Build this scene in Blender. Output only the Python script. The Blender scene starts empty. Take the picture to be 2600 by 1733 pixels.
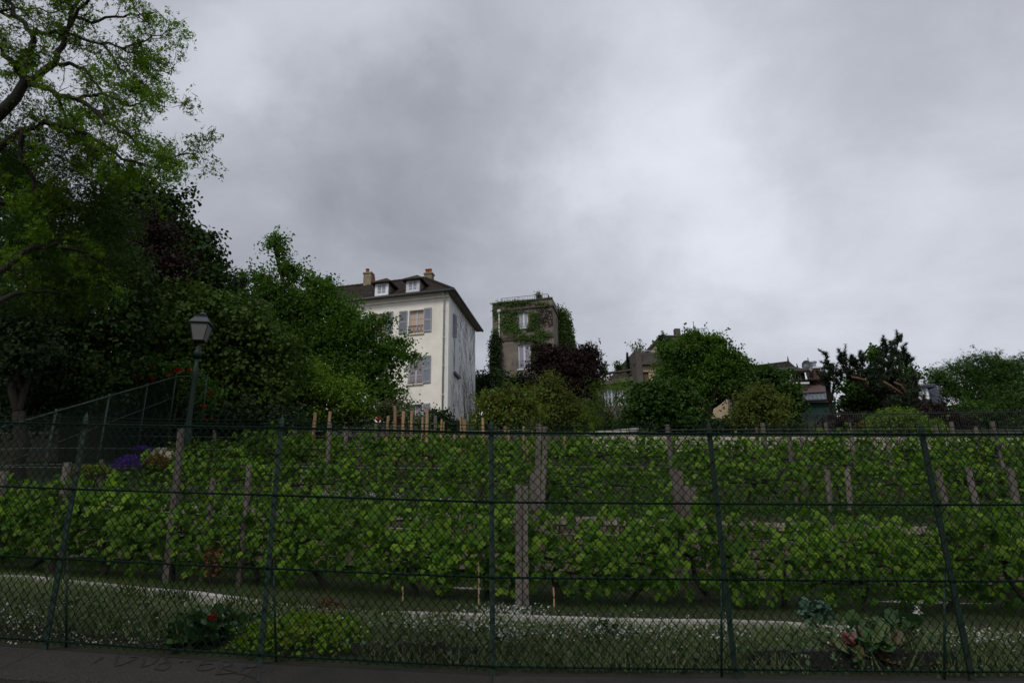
import bpy, math, random
import numpy as np
from mathutils import Vector, Matrix
random.seed(7); rng = np.random.default_rng(7)
R = math.radians
scene = bpy.context.scene
COL = scene.collection

# ------------------------------------------------------------------ camera
F_PX, CX, CY = 1733.0, 1300.0, 866.5
_u = np.array([1210 - CX, CY + 4400, -F_PX]); _u /= np.linalg.norm(_u)
_f = np.array([0, 0, -1.0]); _y = _f - (_f @ _u) * _u; _y /= np.linalg.norm(_y); _x = np.cross(_y, _u)
EYE = np.array([0, 0, 1.6])
cam_d = bpy.data.cameras.new('camera'); cam = bpy.data.objects.new('camera', cam_d); COL.objects.link(cam)
cam_d.sensor_width = 36.0; cam_d.lens = 36.0 * F_PX / 2600.0
cam_d.clip_start = 0.05; cam_d.clip_end = 3000
M = Matrix([list(_x) + [0], list(_y) + [0], list(_u) + [0], [0, 0, 0, 1]])   # rows: world axes in camera space
cam.matrix_world = Matrix.Translation(EYE) @ M
scene.camera = cam

# ------------------------------------------------------------------ sky, sun, exposure
SUN_EL, SUN_AZ = R(48), R(200)      # azimuth measured clockwise from +Y; behind the viewer, a little to the left
w = bpy.data.worlds.new('World'); scene.world = w; w.use_nodes = True
nt = w.node_tree; nt.nodes.clear()
def N(t, **k):
    n = nt.nodes.new(t)
    for a, b in k.items(): setattr(n, a, b)
    return n
def LK(a, b): nt.links.new(a, b)
def V(v): return tuple(float(c) for c in v)
out = N('ShaderNodeOutputWorld'); mixs = N('ShaderNodeMixShader')
sky = N('ShaderNodeTexSky', sky_type='NISHITA', sun_disc=False); sky.sun_elevation = SUN_EL; sky.sun_rotation = SUN_AZ
bg1 = N('ShaderNodeBackground'); bg1.inputs[1].default_value = 0.1; LK(sky.outputs[0], bg1.inputs[0])
tc = N('ShaderNodeTexCoord')
sep = N('ShaderNodeSeparateXYZ'); LK(tc.outputs['Generated'], sep.inputs[0])
def mth(op, a, b=None, c=None, clamp=False):
    n = N('ShaderNodeMath', operation=op); n.use_clamp = clamp
    for i, v in enumerate((a, b, c)):
        if v is None: continue
        if isinstance(v, (int, float)): n.inputs[i].default_value = v
        else: LK(v, n.inputs[i])
    return n.outputs[0]
zz = mth('MAXIMUM', sep.outputs[2], 0.0); den = mth('ADD', zz, 0.22)
cmb = N('ShaderNodeCombineXYZ'); LK(mth('DIVIDE', sep.outputs[0], den), cmb.inputs[0]); LK(mth('DIVIDE', sep.outputs[1], den), cmb.inputs[1])
def wnoise(scale, detail, rough, dist, off, vec):
    mp = N('ShaderNodeMapping'); mp.inputs[1].default_value = off; LK(vec, mp.inputs[0])
    n = N('ShaderNodeTexNoise'); n.inputs['Scale'].default_value = scale; n.inputs['Detail'].default_value = detail
    n.inputs['Roughness'].default_value = rough; n.inputs['Distortion'].default_value = dist
    LK(mp.outputs[0], n.inputs['Vector']); return n
n1 = wnoise(1.1, 5, .5, .3, (3.1, 1.7, 0), cmb.outputs[0])
n2 = wnoise(3.6, 9, .55, .35, (8.3, 2.2, 0), cmb.outputs[0])
# warp the direction a little so the broad cloud masses get ragged outlines
wn = wnoise(3.0, 7, .58, 0, (0, 5, 2), tc.outputs['Generated'])
vs = N('ShaderNodeVectorMath', operation='SUBTRACT'); LK(wn.outputs['Color'], vs.inputs[0]); vs.inputs[1].default_value = (.5, .5, .5)
vm = N('ShaderNodeVectorMath', operation='SCALE'); LK(vs.outputs[0], vm.inputs[0]); vm.inputs['Scale'].default_value = .5
va = N('ShaderNodeVectorMath', operation='ADD'); LK(tc.outputs['Generated'], va.inputs[0]); LK(vm.outputs[0], va.inputs[1])
vn = N('ShaderNodeVectorMath', operation='NORMALIZE'); LK(va.outputs[0], vn.inputs[0])
def ray(px, py):
    d = np.array([px - CX, CY - py, -F_PX]); return np.array([d @ _x, d @ _y, d @ _u])
CLOUDS = [(540, 230, .005, .20), (1700, 520, .014, .15), (1450, 470, .006, .08), (1950, 640, .02, .19), (900, 60, .008, .18), (1750, 150, .015, .14),
          (900, 420, .03, -.07), (1200, 330, .014, -.05), (2150, 330, .014, -.09), (1000, 620, .012, -.03), (2450, 120, .02, .03), (2560, 560, .02, .13),
          (0, 200, .01, .05), (1500, 60, .008, .05)]
acc = None
for px, py, s, a in CLOUDS:
    d = ray(px, py); d /= np.linalg.norm(d)
    dt = N('ShaderNodeVectorMath', operation='DOT_PRODUCT'); LK(vn.outputs[0], dt.inputs[0]); dt.inputs[1].default_value = V(d)
    e = mth('EXPONENT', mth('DIVIDE', mth('SUBTRACT', dt.outputs['Value'], 1.0), s))
    acc = mth('MULTIPLY', e, a) if acc is None else mth('MULTIPLY_ADD', e, a, acc)
val = mth('ADD', mth('MULTIPLY_ADD', mth('SUBTRACT', n1.outputs['Fac'], .5), .26, .495), acc)
val = mth('MULTIPLY_ADD', mth('SUBTRACT', n2.outputs['Fac'], .5), .26, val)
val = mth('MAXIMUM', val, .22)
tint = N('ShaderNodeMix', data_type='RGBA'); LK(mth('MULTIPLY', mth('SUBTRACT', val, .25), 3.0, clamp=True), tint.inputs['Factor'])
tint.inputs['A'].default_value = (.905, .955, 1.10, 1); tint.inputs['B'].default_value = (.935, .975, 1.085, 1)
vc = N('ShaderNodeVectorMath', operation='SCALE'); LK(tint.outputs['Result'], vc.inputs[0]); LK(val, vc.inputs['Scale'])
bg2 = N('ShaderNodeBackground'); LK(vc.outputs[0], bg2.inputs[0]); bg2.inputs[1].default_value = 1.0
mixs.inputs[0].default_value = .97; LK(bg1.outputs[0], mixs.inputs[1]); LK(bg2.outputs[0], mixs.inputs[2]); LK(mixs.outputs[0], out.inputs[0])

sun_d = bpy.data.lights.new('sun', 'SUN'); sun_d.energy = 1.4; sun_d.angle = R(18); sun_d.color = (1, .96, .9)
sun = bpy.data.objects.new('sun', sun_d); COL.objects.link(sun)
_sd = Vector((math.sin(SUN_AZ) * math.cos(SUN_EL), math.cos(SUN_AZ) * math.cos(SUN_EL), math.sin(SUN_EL)))
sun.rotation_euler = _sd.to_track_quat('Z', 'Y').to_euler()
scene.view_settings.view_transform = 'Standard'; scene.view_settings.look = 'None'
scene.view_settings.exposure = 0.0; scene.view_settings.gamma = 1.0; scene.view_settings.use_curve_mapping = False
scene.render.engine = 'CYCLES'
scene.cycles.max_bounces = 6; scene.cycles.diffuse_bounces = 3; scene.cycles.transmission_bounces = 4; scene.cycles.transparent_max_bounces = 8
scene.cycles.use_denoising = True

# ------------------------------------------------------------------ helpers
def P(px, py, Y):
    r = ray(px, py); return EYE + r * (Y / r[1])
def EL(px, py):
    r = ray(px, py); return r[2] / r[1]
def XR(px, py=1300):
    r = ray(px, py); return r[0] / r[1]
def tag(o, label=None, cat=None, group=None, kind=None):
    if label: o['label'] = label
    if cat: o['category'] = cat
    if group: o['group'] = group
    if kind: o['kind'] = kind
    return o
def thing(name, label, cat, loc=(0, 0, 0), group=None):
    o = bpy.data.objects.new(name, None); COL.objects.link(o); o.empty_display_size = .1
    o.location = V(loc); return tag(o, label, cat, group)
def link(name, me, parent=None, mats=None):
    o = bpy.data.objects.new(name, me); COL.objects.link(o)
    if mats and not me.materials:
        for m in (mats if isinstance(mats, (list, tuple)) else [mats]): me.materials.append(m)
    if parent: o.parent = parent
    return o
def rootloc(p):
    v = np.zeros(3)
    while p is not None: v += np.array(p.location); p = p.parent
    return v
class MB:
    def __init__(s): s.v = []; s.f = []; s.m = []
    def add(s, vs, fs, mi=0):
        b = len(s.v); s.v.extend([tuple(map(float, p)) for p in vs]); s.f.extend([tuple(i + b for i in f) for f in fs]); s.m.extend([mi] * len(fs))
    def hexa(s, c, mi=0):   # 8 corners: bottom 4 (ccw), top 4
        s.add(c, [(3, 2, 1, 0), (4, 5, 6, 7), (0, 1, 5, 4), (1, 2, 6, 5), (2, 3, 7, 6), (3, 0, 4, 7)], mi)
    def box(s, a, b, mi=0):
        (x0, y0, z0), (x1, y1, z1) = a, b
        s.hexa([(x0, y0, z0), (x1, y0, z0), (x1, y1, z0), (x0, y1, z0), (x0, y0, z1), (x1, y0, z1), (x1, y1, z1), (x0, y1, z1)], mi)
    def tube(s, pts, rad, n=6, mi=0, cap=True):
        pts = [np.array(p, float) for p in pts]
        if not hasattr(rad, '__len__'): rad = [rad] * len(pts)
        rings = []; ref = None
        for i, p in enumerate(pts):
            t = pts[min(i + 1, len(pts) - 1)] - pts[max(i - 1, 0)]; L = np.linalg.norm(t); t = t / L if L > 1e-9 else np.array([0, 0, 1.])
            if ref is None: ref = np.array([1., 0, 0]) if abs(t[0]) < .8 else np.array([0, 1., 0])
            a = np.cross(t, ref); a /= max(np.linalg.norm(a), 1e-9); b = np.cross(t, a); ref = -b if False else np.cross(a, t)
            rings.append([p + rad[i] * (math.cos(2 * math.pi * k / n) * a + math.sin(2 * math.pi * k / n) * b) for k in range(n)])
        vs = [v for r in rings for v in r]; fs = []
        for i in range(len(rings) - 1):
            for k in range(n): fs.append((i * n + k, i * n + (k + 1) % n, (i + 1) * n + (k + 1) % n, (i + 1) * n + k))
        if cap: fs.append(tuple(range(n))[::-1]); fs.append(tuple((len(rings) - 1) * n + k for k in range(n)))
        s.add(vs, fs, mi)
    def cone_ring(s, c, prof, n=10, mi=0, rot=0, sq=None):   # lathe of (r,z)
        pts = []; k = n
        for r, z in prof:
            for i in range(n):
                a = 2 * math.pi * i / n + rot; pts.append((c[0] + r * math.cos(a), c[1] + r * math.sin(a), c[2] + z))
        fs = [(j * n + i, j * n + (i + 1) % n, (j + 1) * n + (i + 1) % n, (j + 1) * n + i) for j in range(len(prof) - 1) for i in range(n)]
        fs.append(tuple(range(n))[::-1]); fs.append(tuple((len(prof) - 1) * n + i for i in range(n)))
        s.add(pts, fs, mi)
    def mesh(s, name, off=(0, 0, 0)):
        me = bpy.data.meshes.new(name); o = np.array(off)
        me.from_pydata([tuple(np.array(v) - o) for v in s.v] if np.any(o) else s.v, [], s.f)
        if any(s.m): me.polygons.foreach_set('material_index', s.m)
        me.update(); return me
    def build(s, name, mats, parent=None, smooth=False):
        me = s.mesh(name, rootloc(parent) if parent else (0, 0, 0))
        if smooth: me.polygons.foreach_set('use_smooth', [True] * len(me.polygons))
        return link(name, me, parent, mats)

# ------------------------------------------------------------------ materials
def mat(name, col, rough=.85, var=.25, scale=4.0, bump=.0, bscale=None, metallic=0, spec=.3, col2=None, stain=None, coord='Object', streak=False):
    m = bpy.data.materials.new(name); m.use_nodes = True; t = m.node_tree; b = t.nodes['Principled BSDF']
    b.inputs['Roughness'].default_value = rough; b.inputs['Metallic'].default_value = metallic; b.inputs['Specular IOR Level'].default_value = spec
    c = t.nodes.new('ShaderNodeTexCoord'); n = t.nodes.new('ShaderNodeTexNoise'); n.inputs['Scale'].default_value = scale; n.inputs['Detail'].default_value = 8; n.inputs['Roughness'].default_value = .6
    src = c.outputs[coord]
    if streak:
        mp = t.nodes.new('ShaderNodeMapping'); mp.inputs['Scale'].default_value = (1, 1, .12); t.links.new(src, mp.inputs[0]); src = mp.outputs[0]
    t.links.new(src, n.inputs['Vector'])
    r = t.nodes.new('ShaderNodeValToRGB'); c2 = col2 or tuple(x * (1 - var) for x in col); c1 = tuple(min(1, x * (1 + var * .5)) for x in col)
    r.color_ramp.elements[0].position = .3; r.color_ramp.elements[1].position = .72
    r.color_ramp.elements[0].color = (*c2, 1); r.color_ramp.elements[1].color = (*c1, 1)
    t.links.new(n.outputs['Fac'], r.inputs[0]); res = r.outputs[0]
    if stain:
        n2 = t.nodes.new('ShaderNodeTexNoise'); n2.inputs['Scale'].default_value = stain[1]; n2.inputs['Detail'].default_value = 6; n2.inputs['Distortion'].default_value = .6
        mp = t.nodes.new('ShaderNodeMapping'); mp.inputs['Scale'].default_value = (1, 1, .3); t.links.new(c.outputs[coord], mp.inputs[0]); t.links.new(mp.outputs[0], n2.inputs['Vector'])
        r2 = t.nodes.new('ShaderNodeValToRGB'); r2.color_ramp.elements[0].position = stain[2]; r2.color_ramp.elements[1].position = stain[2] + .2
        t.links.new(n2.outputs['Fac'], r2.inputs[0])
        mx = t.nodes.new('ShaderNodeMix'); mx.data_type = 'RGBA'; t.links.new(r2.outputs[0], mx.inputs['Factor']); t.links.new(res, mx.inputs['A']); mx.inputs['B'].default_value = (*stain[0], 1); res = mx.outputs['Result']
    oi = t.nodes.new('ShaderNodeObjectInfo'); hv = t.nodes.new('ShaderNodeHueSaturation'); mr = t.nodes.new('ShaderNodeMapRange'); mr.inputs[3].default_value = .82; mr.inputs[4].default_value = 1.18
    t.links.new(oi.outputs['Random'], mr.inputs[0]); t.links.new(mr.outputs[0], hv.inputs['Value']); t.links.new(res, hv.inputs['Color']); t.links.new(hv.outputs[0], b.inputs['Base Color'])
    if bump:
        n3 = t.nodes.new('ShaderNodeTexNoise'); n3.inputs['Scale'].default_value = bscale or scale * 6; n3.inputs['Detail'].default_value = 6; t.links.new(src, n3.inputs['Vector'])
        bp = t.nodes.new('ShaderNodeBump'); bp.inputs['Strength'].default_value = bump; bp.inputs['Distance'].default_value = .02
        t.links.new(n3.outputs['Fac'], bp.inputs['Height']); t.links.new(bp.outputs[0], b.inputs['Normal'])
    return m
def leafmat(name, cols, trans=.3, rough=.6, spec=.15, patch=.6):
    """cols: list of colours across the leaf-to-leaf variation"""
    m = bpy.data.materials.new(name); m.use_nodes = True; t = m.node_tree; b = t.nodes['Principled BSDF']; o = t.nodes['Material Output']
    a = t.nodes.new('ShaderNodeAttribute'); a.attribute_name = 'rnd'; oi = t.nodes.new('ShaderNodeObjectInfo')
    ad = t.nodes.new('ShaderNodeMath'); ad.operation = 'ADD'; t.links.new(a.outputs['Fac'], ad.inputs[0]); t.links.new(oi.outputs['Random'], ad.inputs[1])
    fr = t.nodes.new('ShaderNodeMath'); fr.operation = 'FRACT'; t.links.new(ad.outputs[0], fr.inputs[0])
    r = t.nodes.new('ShaderNodeValToRGB'); el = r.color_ramp.elements
    while len(el) < len(cols): el.new(.5)
    for i, c in enumerate(cols): el[i].position = i / (len(cols) - 1); el[i].color = (*c, 1)
    t.links.new(fr.outputs[0], r.inputs[0])
    g = t.nodes.new('ShaderNodeNewGeometry'); n = t.nodes.new('ShaderNodeTexNoise'); n.inputs['Scale'].default_value = patch; n.inputs['Detail'].default_value = 4; t.links.new(g.outputs['Position'], n.inputs['Vector'])
    mr = t.nodes.new('ShaderNodeMapRange'); mr.inputs[1].default_value = .3; mr.inputs[2].default_value = .7; mr.inputs[3].default_value = .6; mr.inputs[4].default_value = 1.35; t.links.new(n.outputs['Fac'], mr.inputs[0])
    hv = t.nodes.new('ShaderNodeHueSaturation'); t.links.new(mr.outputs[0], hv.inputs['Value']); t.links.new(r.outputs[0], hv.inputs['Color'])
    t.links.new(hv.outputs[0], b.inputs['Base Color']); b.inputs['Roughness'].default_value = rough; b.inputs['Specular IOR Level'].default_value = spec
    tr = t.nodes.new('ShaderNodeBsdfTranslucent'); hs = t.nodes.new('ShaderNodeHueSaturation'); hs.inputs['Saturation'].default_value = 1.15; hs.inputs['Value'].default_value = 1.5; t.links.new(hv.outputs[0], hs.inputs['Color']); t.links.new(hs.outputs[0], tr.inputs[0])
    mx = t.nodes.new('ShaderNodeMixShader'); mx.inputs[0].default_value = trans; t.links.new(b.outputs[0], mx.inputs[1]); t.links.new(tr.outputs[0], mx.inputs[2]); t.links.new(mx.outputs[0], o.inputs[0])
    return m
MT = {}
def flat(name, col, rough=.6, spec=.4, metallic=0):
    m = bpy.data.materials.new(name); m.use_nodes = True; b = m.node_tree.nodes['Principled BSDF']
    b.inputs['Base Color'].default_value = (*col, 1); b.inputs['Roughness'].default_value = rough; b.inputs['Specular IOR Level'].default_value = spec; b.inputs['Metallic'].default_value = metallic
    return m
MT['fence'] = mat('green_coated_steel', (.004, .017, .010), .7, .4, 30, spec=.12, stain=((.010, .012, .008), 9, .62))
MT['fence_old'] = mat('weathered_green_paint', (.008, .028, .017), .6, .3, 18, spec=.4, stain=((.04, .03, .02), 7, .62))
MT['concrete'] = mat('exposed_aggregate_concrete', (.046, .042, .037), .95, .85, 110, bump=.9, bscale=160, stain=((.022, .022, .018), 2.2, .5))
MT['asphalt'] = mat('asphalt', (.05, .05, .052), .9, .3, 60, bump=.5, bscale=200)
MT['soil'] = mat('dark_soil', (.035, .026, .018), .95, .5, 3, bump=.8, bscale=40, col2=(.02, .022, .010))
MT['turf'] = mat('hillside_turf', (.022, .036, .010), .95, .4, 2.2, bump=.8, bscale=60, col2=(.028, .024, .012))
MT['kerb'] = mat('pale_limestone_kerb', (.38, .365, .33), .85, .3, 9, bump=.4, stain=((.22, .2, .16), 3, .6))
MT['stone'] = mat('warm_rubble_stone', (.13, .105, .075), .9, .45, 7, bump=.8, bscale=30, stain=((.08, .08, .05), 4, .58))
MT['capstone'] = mat('lichened_cap_stone', (.24, .21, .165), .9, .4, 7, bump=.8, bscale=30, stain=((.07, .085, .04), 4, .5))
MT['mortar'] = mat('dark_mortar', (.07, .06, .045), .95, .3, 10, bump=.6)
MT['palestone'] = mat('pale_cut_stone', (.40, .36, .29), .9, .25, 7, bump=.6, bscale=30, stain=((.2, .18, .13), 4, .6))
MT['oldwood'] = mat('silvered_wood', (.145, .125, .105), .9, .45, 9, bump=.8, bscale=40, streak=True, col2=(.075, .062, .055))
MT['newwood'] = mat('fresh_stake_wood', (.36, .23, .13), .8, .35, 8, bump=.4, streak=True)
MT['bark'] = mat('dark_bark', (.030, .024, .018), .95, .4, 8, bump=.9, bscale=30)
MT['vinebark'] = mat('vine_bark', (.035, .025, .018), .95, .4, 14, bump=1, bscale=60, streak=True)
MT['pinebark'] = mat('orange_pine_bark', (.15, .075, .045), .9, .4, 8, bump=.6)
MT['wire'] = flat('galvanised_wire', (.2, .2, .2), .5, .5, .6)
# leaves
LM = {
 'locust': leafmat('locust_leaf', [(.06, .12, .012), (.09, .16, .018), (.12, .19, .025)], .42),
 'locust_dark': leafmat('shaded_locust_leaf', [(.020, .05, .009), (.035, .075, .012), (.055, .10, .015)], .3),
 'maple': leafmat('maple_leaf', [(.016, .036, .009), (.025, .052, .011), (.036, .066, .014)], .22, .6, .12),
 'purple': leafmat('purple_leaf', [(.018, .010, .009), (.026, .012, .011), (.024, .018, .012)], .2),
 'climber': leafmat('climber_leaf', [(.032, .07, .010), (.048, .09, .013), (.075, .115, .022)], .25, .6, .15),
 'ash': leafmat('ash_leaf', [(.034, .085, .010), (.055, .12, .014), (.085, .155, .02)], .38),
 'bright': leafmat('bright_shrub_leaf', [(.06, .125, .012), (.095, .17, .018), (.13, .20, .03)], .35),
 'olive': leafmat('olive_green_leaf', [(.06, .085, .014), (.09, .12, .02), (.12, .13, .03)], .3),
 'mid': leafmat('mid_green_leaf', [(.022, .06, .010), (.038, .085, .013), (.06, .115, .018)], .3),
 'dark': leafmat('dark_evergreen_leaf', [(.014, .03, .010), (.022, .045, .013), (.032, .055, .016)], .15),
 'redgreen': leafmat('reddish_shrub_leaf', [(.06, .11, .015), (.10, .16, .02), (.13, .17, .03), (.12, .07, .025)], .3),
 'dome': leafmat('clipped_bush_leaf', [(.08, .15, .012), (.11, .19, .016), (.13, .19, .022)], .3),
 'pine': leafmat('pine_needle', [(.025, .042, .022), (.035, .055, .026), (.05, .07, .035)], .1),
 'ivy': leafmat('ivy_leaf', [(.03, .075, .015), (.055, .11, .018), (.085, .13, .025)], .2),
 'ivydark': leafmat('dark_ivy_leaf', [(.016, .034, .012), (.025, .05, .014), (.035, .06, .018)], .15),
 'vine': leafmat('grape_leaf', [(.032, .078, .007), (.056, .128, .009), (.09, .175, .012), (.15, .235, .026)], .42, .6, .12, 1.3),
 'geranium': leafmat('lime_geranium_leaf', [(.08, .16, .016), (.12, .21, .024), (.15, .17, .03)], .35),
 'broad': leafmat('broad_garden_leaf', [(.02, .05, .014), (.035, .075, .02), (.05, .09, .025)], .2, .4, .4),
 'bergenia': leafmat('red_edged_leaf', [(.13, .014, .016), (.03, .07, .018), (.04, .09, .02), (.07, .09, .022), (.11, .02, .018)], .08, .45, .3),
 'silver': leafmat('silver_groundcover', [(.09, .125, .04), (.15, .17, .09), (.05, .085, .018)], .15, .8, .1),
 'grass': leafmat('grass_blade', [(.03, .06, .012), (.05, .085, .016), (.07, .10, .02)], .2, .7, .1),
 'white': leafmat('white_petal', [(.48, .48, .46), (.62, .62, .60)], .2, .8, .1),
 'red': leafmat('red_petal', [(.18, .007, .007), (.26, .010, .009)], .15, .7, .1),
 'violet': leafmat('violet_petal', [(.06, .02, .19), (.09, .035, .25)], .15, .7, .1),
 'ochre': leafmat('ochre_leaf', [(.14, .10, .025), (.18, .12, .03), (.09, .08, .025)], .2, .7, .1),
 'blue': leafmat('blue_green_leaf', [(.04, .085, .05), (.05, .10, .06)], .2, .5, .3),
 'dry': leafmat('reddish_stem_leaf', [(.12, .04, .02), (.09, .05, .02)], .2, .7, .1),
}
# ------------------------------------------------------------------ leaf geometry, vectorised
LT = {
 'diamond': (np.array([[0, 0, 0], [.34, .5, .07], [0, 1, 0], [-.34, .5, .07]]), [(0, 1, 2), (0, 2, 3)]),
 'oval': (np.array([[0, 0, 0], [.36, .3, .08], [.33, .7, .08], [0, 1, 0], [-.33, .7, .08], [-.36, .3, .08]]), [(0, 1, 2), (0, 2, 3), (0, 3, 4), (0, 4, 5)]),
 'blade': (np.array([[-.035, 0, 0], [.035, 0, 0], [0, 1, 0]]), [(0, 1, 2)]),
 'needle': (np.array([[-.11, 0, 0], [.11, 0, 0], [0, 1, 0]]), [(0, 1, 2)]),
 'spray': (np.array([[0, 0, 0], [.28, .35, .02], [0, .45, .04], [0, 0, 0], [.05, .95, 0], [0, .5, .04], [0, 0, 0], [-.28, .4, .02], [-.06, .3, .04], [.33, .75, -.03], [.1, .7, .03], [.12, .55, 0], [-.33, .8, -.03], [-.1, .7, .03], [-.12, .58, 0]]),
           [(0, 1, 2), (3, 4, 5), (6, 8, 7), (9, 10, 11), (12, 14, 13)]),
 'petals': (np.array([[0, 0, 0]] + [[(1 if k % 2 == 0 else .42) * .5 * math.cos(k * math.pi / 5), (1 if k % 2 == 0 else .42) * .5 * math.sin(k * math.pi / 5), .06 if k % 2 == 0 else 0] for k in range(10)]),
            [(0, k + 1, (k + 1) % 10 + 1) for k in range(10)]),
}
def lobed(n, lobes, depth, curl=.1):
    vs = [[0, .42, .0]]
    for k in range(n):
        a = -math.pi / 2 + 2 * math.pi * (k + .5) / n
        r = .5 * (1 - depth * (.5 + .5 * math.cos(lobes * (a - math.pi / 2) + math.pi)))
        r *= 1 + .34 * max(0, math.sin(a)) ** 8
        vs.append([r * math.cos(a) * 1.05, .42 + r * math.sin(a), -curl * (r * 2) ** 2 + .05 * math.sin(3 * a)])
    return np.array(vs), [(0, 1 + k, 1 + (k + 1) % n) for k in range(n)]
LT['grape'] = lobed(12, 5, .46, .14); LT['lobed'] = lobed(10, 5, .5, .05)
def leaf_mesh(name, pts, size, shape='diamond', up=.5, outward=None, dirs=None, stretch=1.0, droop=0.0):
    T, fc = LT[shape]; n = len(pts); size = np.broadcast_to(size, (n,))
    nr = rng.normal(size=(n, 3))
    if outward is not None: nr = nr * .55 + outward
    nr[:, 2] += up * 1.5
    nr /= np.linalg.norm(nr, axis=1)[:, None]
    d = rng.normal(size=(n, 3)) if dirs is None else dirs + rng.normal(size=(n, 3)) * .12
    d[:, 2] -= droop
    d -= (d * nr).sum(1)[:, None] * nr if dirs is None else 0
    d /= np.linalg.norm(d, axis=1)[:, None] + 1e-9
    if dirs is not None: nr = np.cross(d, np.cross(nr, d)); nr /= np.linalg.norm(nr, axis=1)[:, None] + 1e-9
    x = np.cross(d, nr)
    vs = pts[:, None, :] + size[:, None, None] * (T[None, :, 0:1] * x[:, None] + T[None, :, 1:2] * d[:, None] * stretch + T[None, :, 2:3] * nr[:, None])
    vs = vs.reshape(-1, 3); k = len(T); m = len(fc); fcs = np.array(fc)
    idx = (fcs[None] + (np.arange(n) * k)[:, None, None]).reshape(-1)
    me = bpy.data.meshes.new(name); me.vertices.add(len(vs)); me.vertices.foreach_set('co', vs.astype(np.float32).ravel())
    me.loops.add(len(idx)); me.loops.foreach_set('vertex_index', idx.astype(np.int32))
    nf = n * m; me.polygons.add(nf); me.polygons.foreach_set('loop_start', (np.arange(nf) * 3).astype(np.int32)); me.polygons.foreach_set('loop_total', np.full(nf, 3, np.int32))
    a = me.attributes.new('rnd', 'FLOAT', 'FACE'); a.data.foreach_set('value', np.repeat(rng.random(n), m).astype(np.float32))
    me.update(calc_edges=True); return me
def leaf_obj(name, pts, size, shape, mt, parent=None, **k):
    pts = np.asarray(pts, float)
    if parent is not None:
        pts = pts - rootloc(parent)
    me = leaf_mesh(name, pts, size, shape, **k); return link(name, me, parent, LM[mt])
def clumps(centers, radii, nper, flat_=.6):
    c = np.repeat(np.asarray(centers), nper, 0); r = np.repeat(np.broadcast_to(radii, (len(centers),)), nper)
    g = rng.normal(size=c.shape) * .5; g[:, 2] *= flat_
    g[:, 2] -= .35 * (g[:, 0] ** 2 + g[:, 1] ** 2)
    return c + g * r[:, None]
def lobe_points(lobes, per_m2, rmin=.55, lump=.25):
    """lobes: (centre, (rx,ry,rz)) -> clump centres spread through the outer shell"""
    out = []
    for c, r in lobes:
        c = np.array(c); r = np.array(r); n = max(6, int(per_m2 * 4 * math.pi * (r[0] * r[2] + r[0] * r[1] + r[1] * r[2]) / 3))
        d = rng.normal(size=(n, 3)); d /= np.linalg.norm(d, axis=1)[:, None]
        s = rmin + (1.06 - rmin) * rng.random(n) ** .55
        lf = 1 + lump * .5 * (np.sin(d[:, 0] * 5 + c[0]) * np.sin(d[:, 2] * 4 + c[2] * 3) + np.sin(d[:, 1] * 8 + c[1]) * np.sin(d[:, 2] * 9 + c[0] * 3))
        out.append(c + d * r * (s * lf)[:, None])
    return np.concatenate(out)
def px_lobes(L, Y):
    res = []
    for l in L:
        px, py, rx, ry = l[:4]; dy = l[4] if len(l) > 4 else 0; Yl = Y + dy; s = Yl / F_PX * 1.02
        res.append((P(px, py, Yl), (rx * s, (rx + ry) / 2 * s * .9, ry * s)))
    return res
def wobble(a, b, n, amp, r0, r1):
    a = np.array(a, float); b = np.array(b, float); L = np.linalg.norm(b - a); pts = []; off = np.zeros(3)
    for i in range(n + 1):
        t = i / n
        if 0 < i < n: off = off * .6 + rng.normal(size=3) * amp * L / n
        else: off = off * (0 if i == 0 else .5)
        pts.append(a + (b - a) * t + off)
    return pts, [r0 + (r1 - r0) * i / n for i in range(n + 1)]
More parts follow.
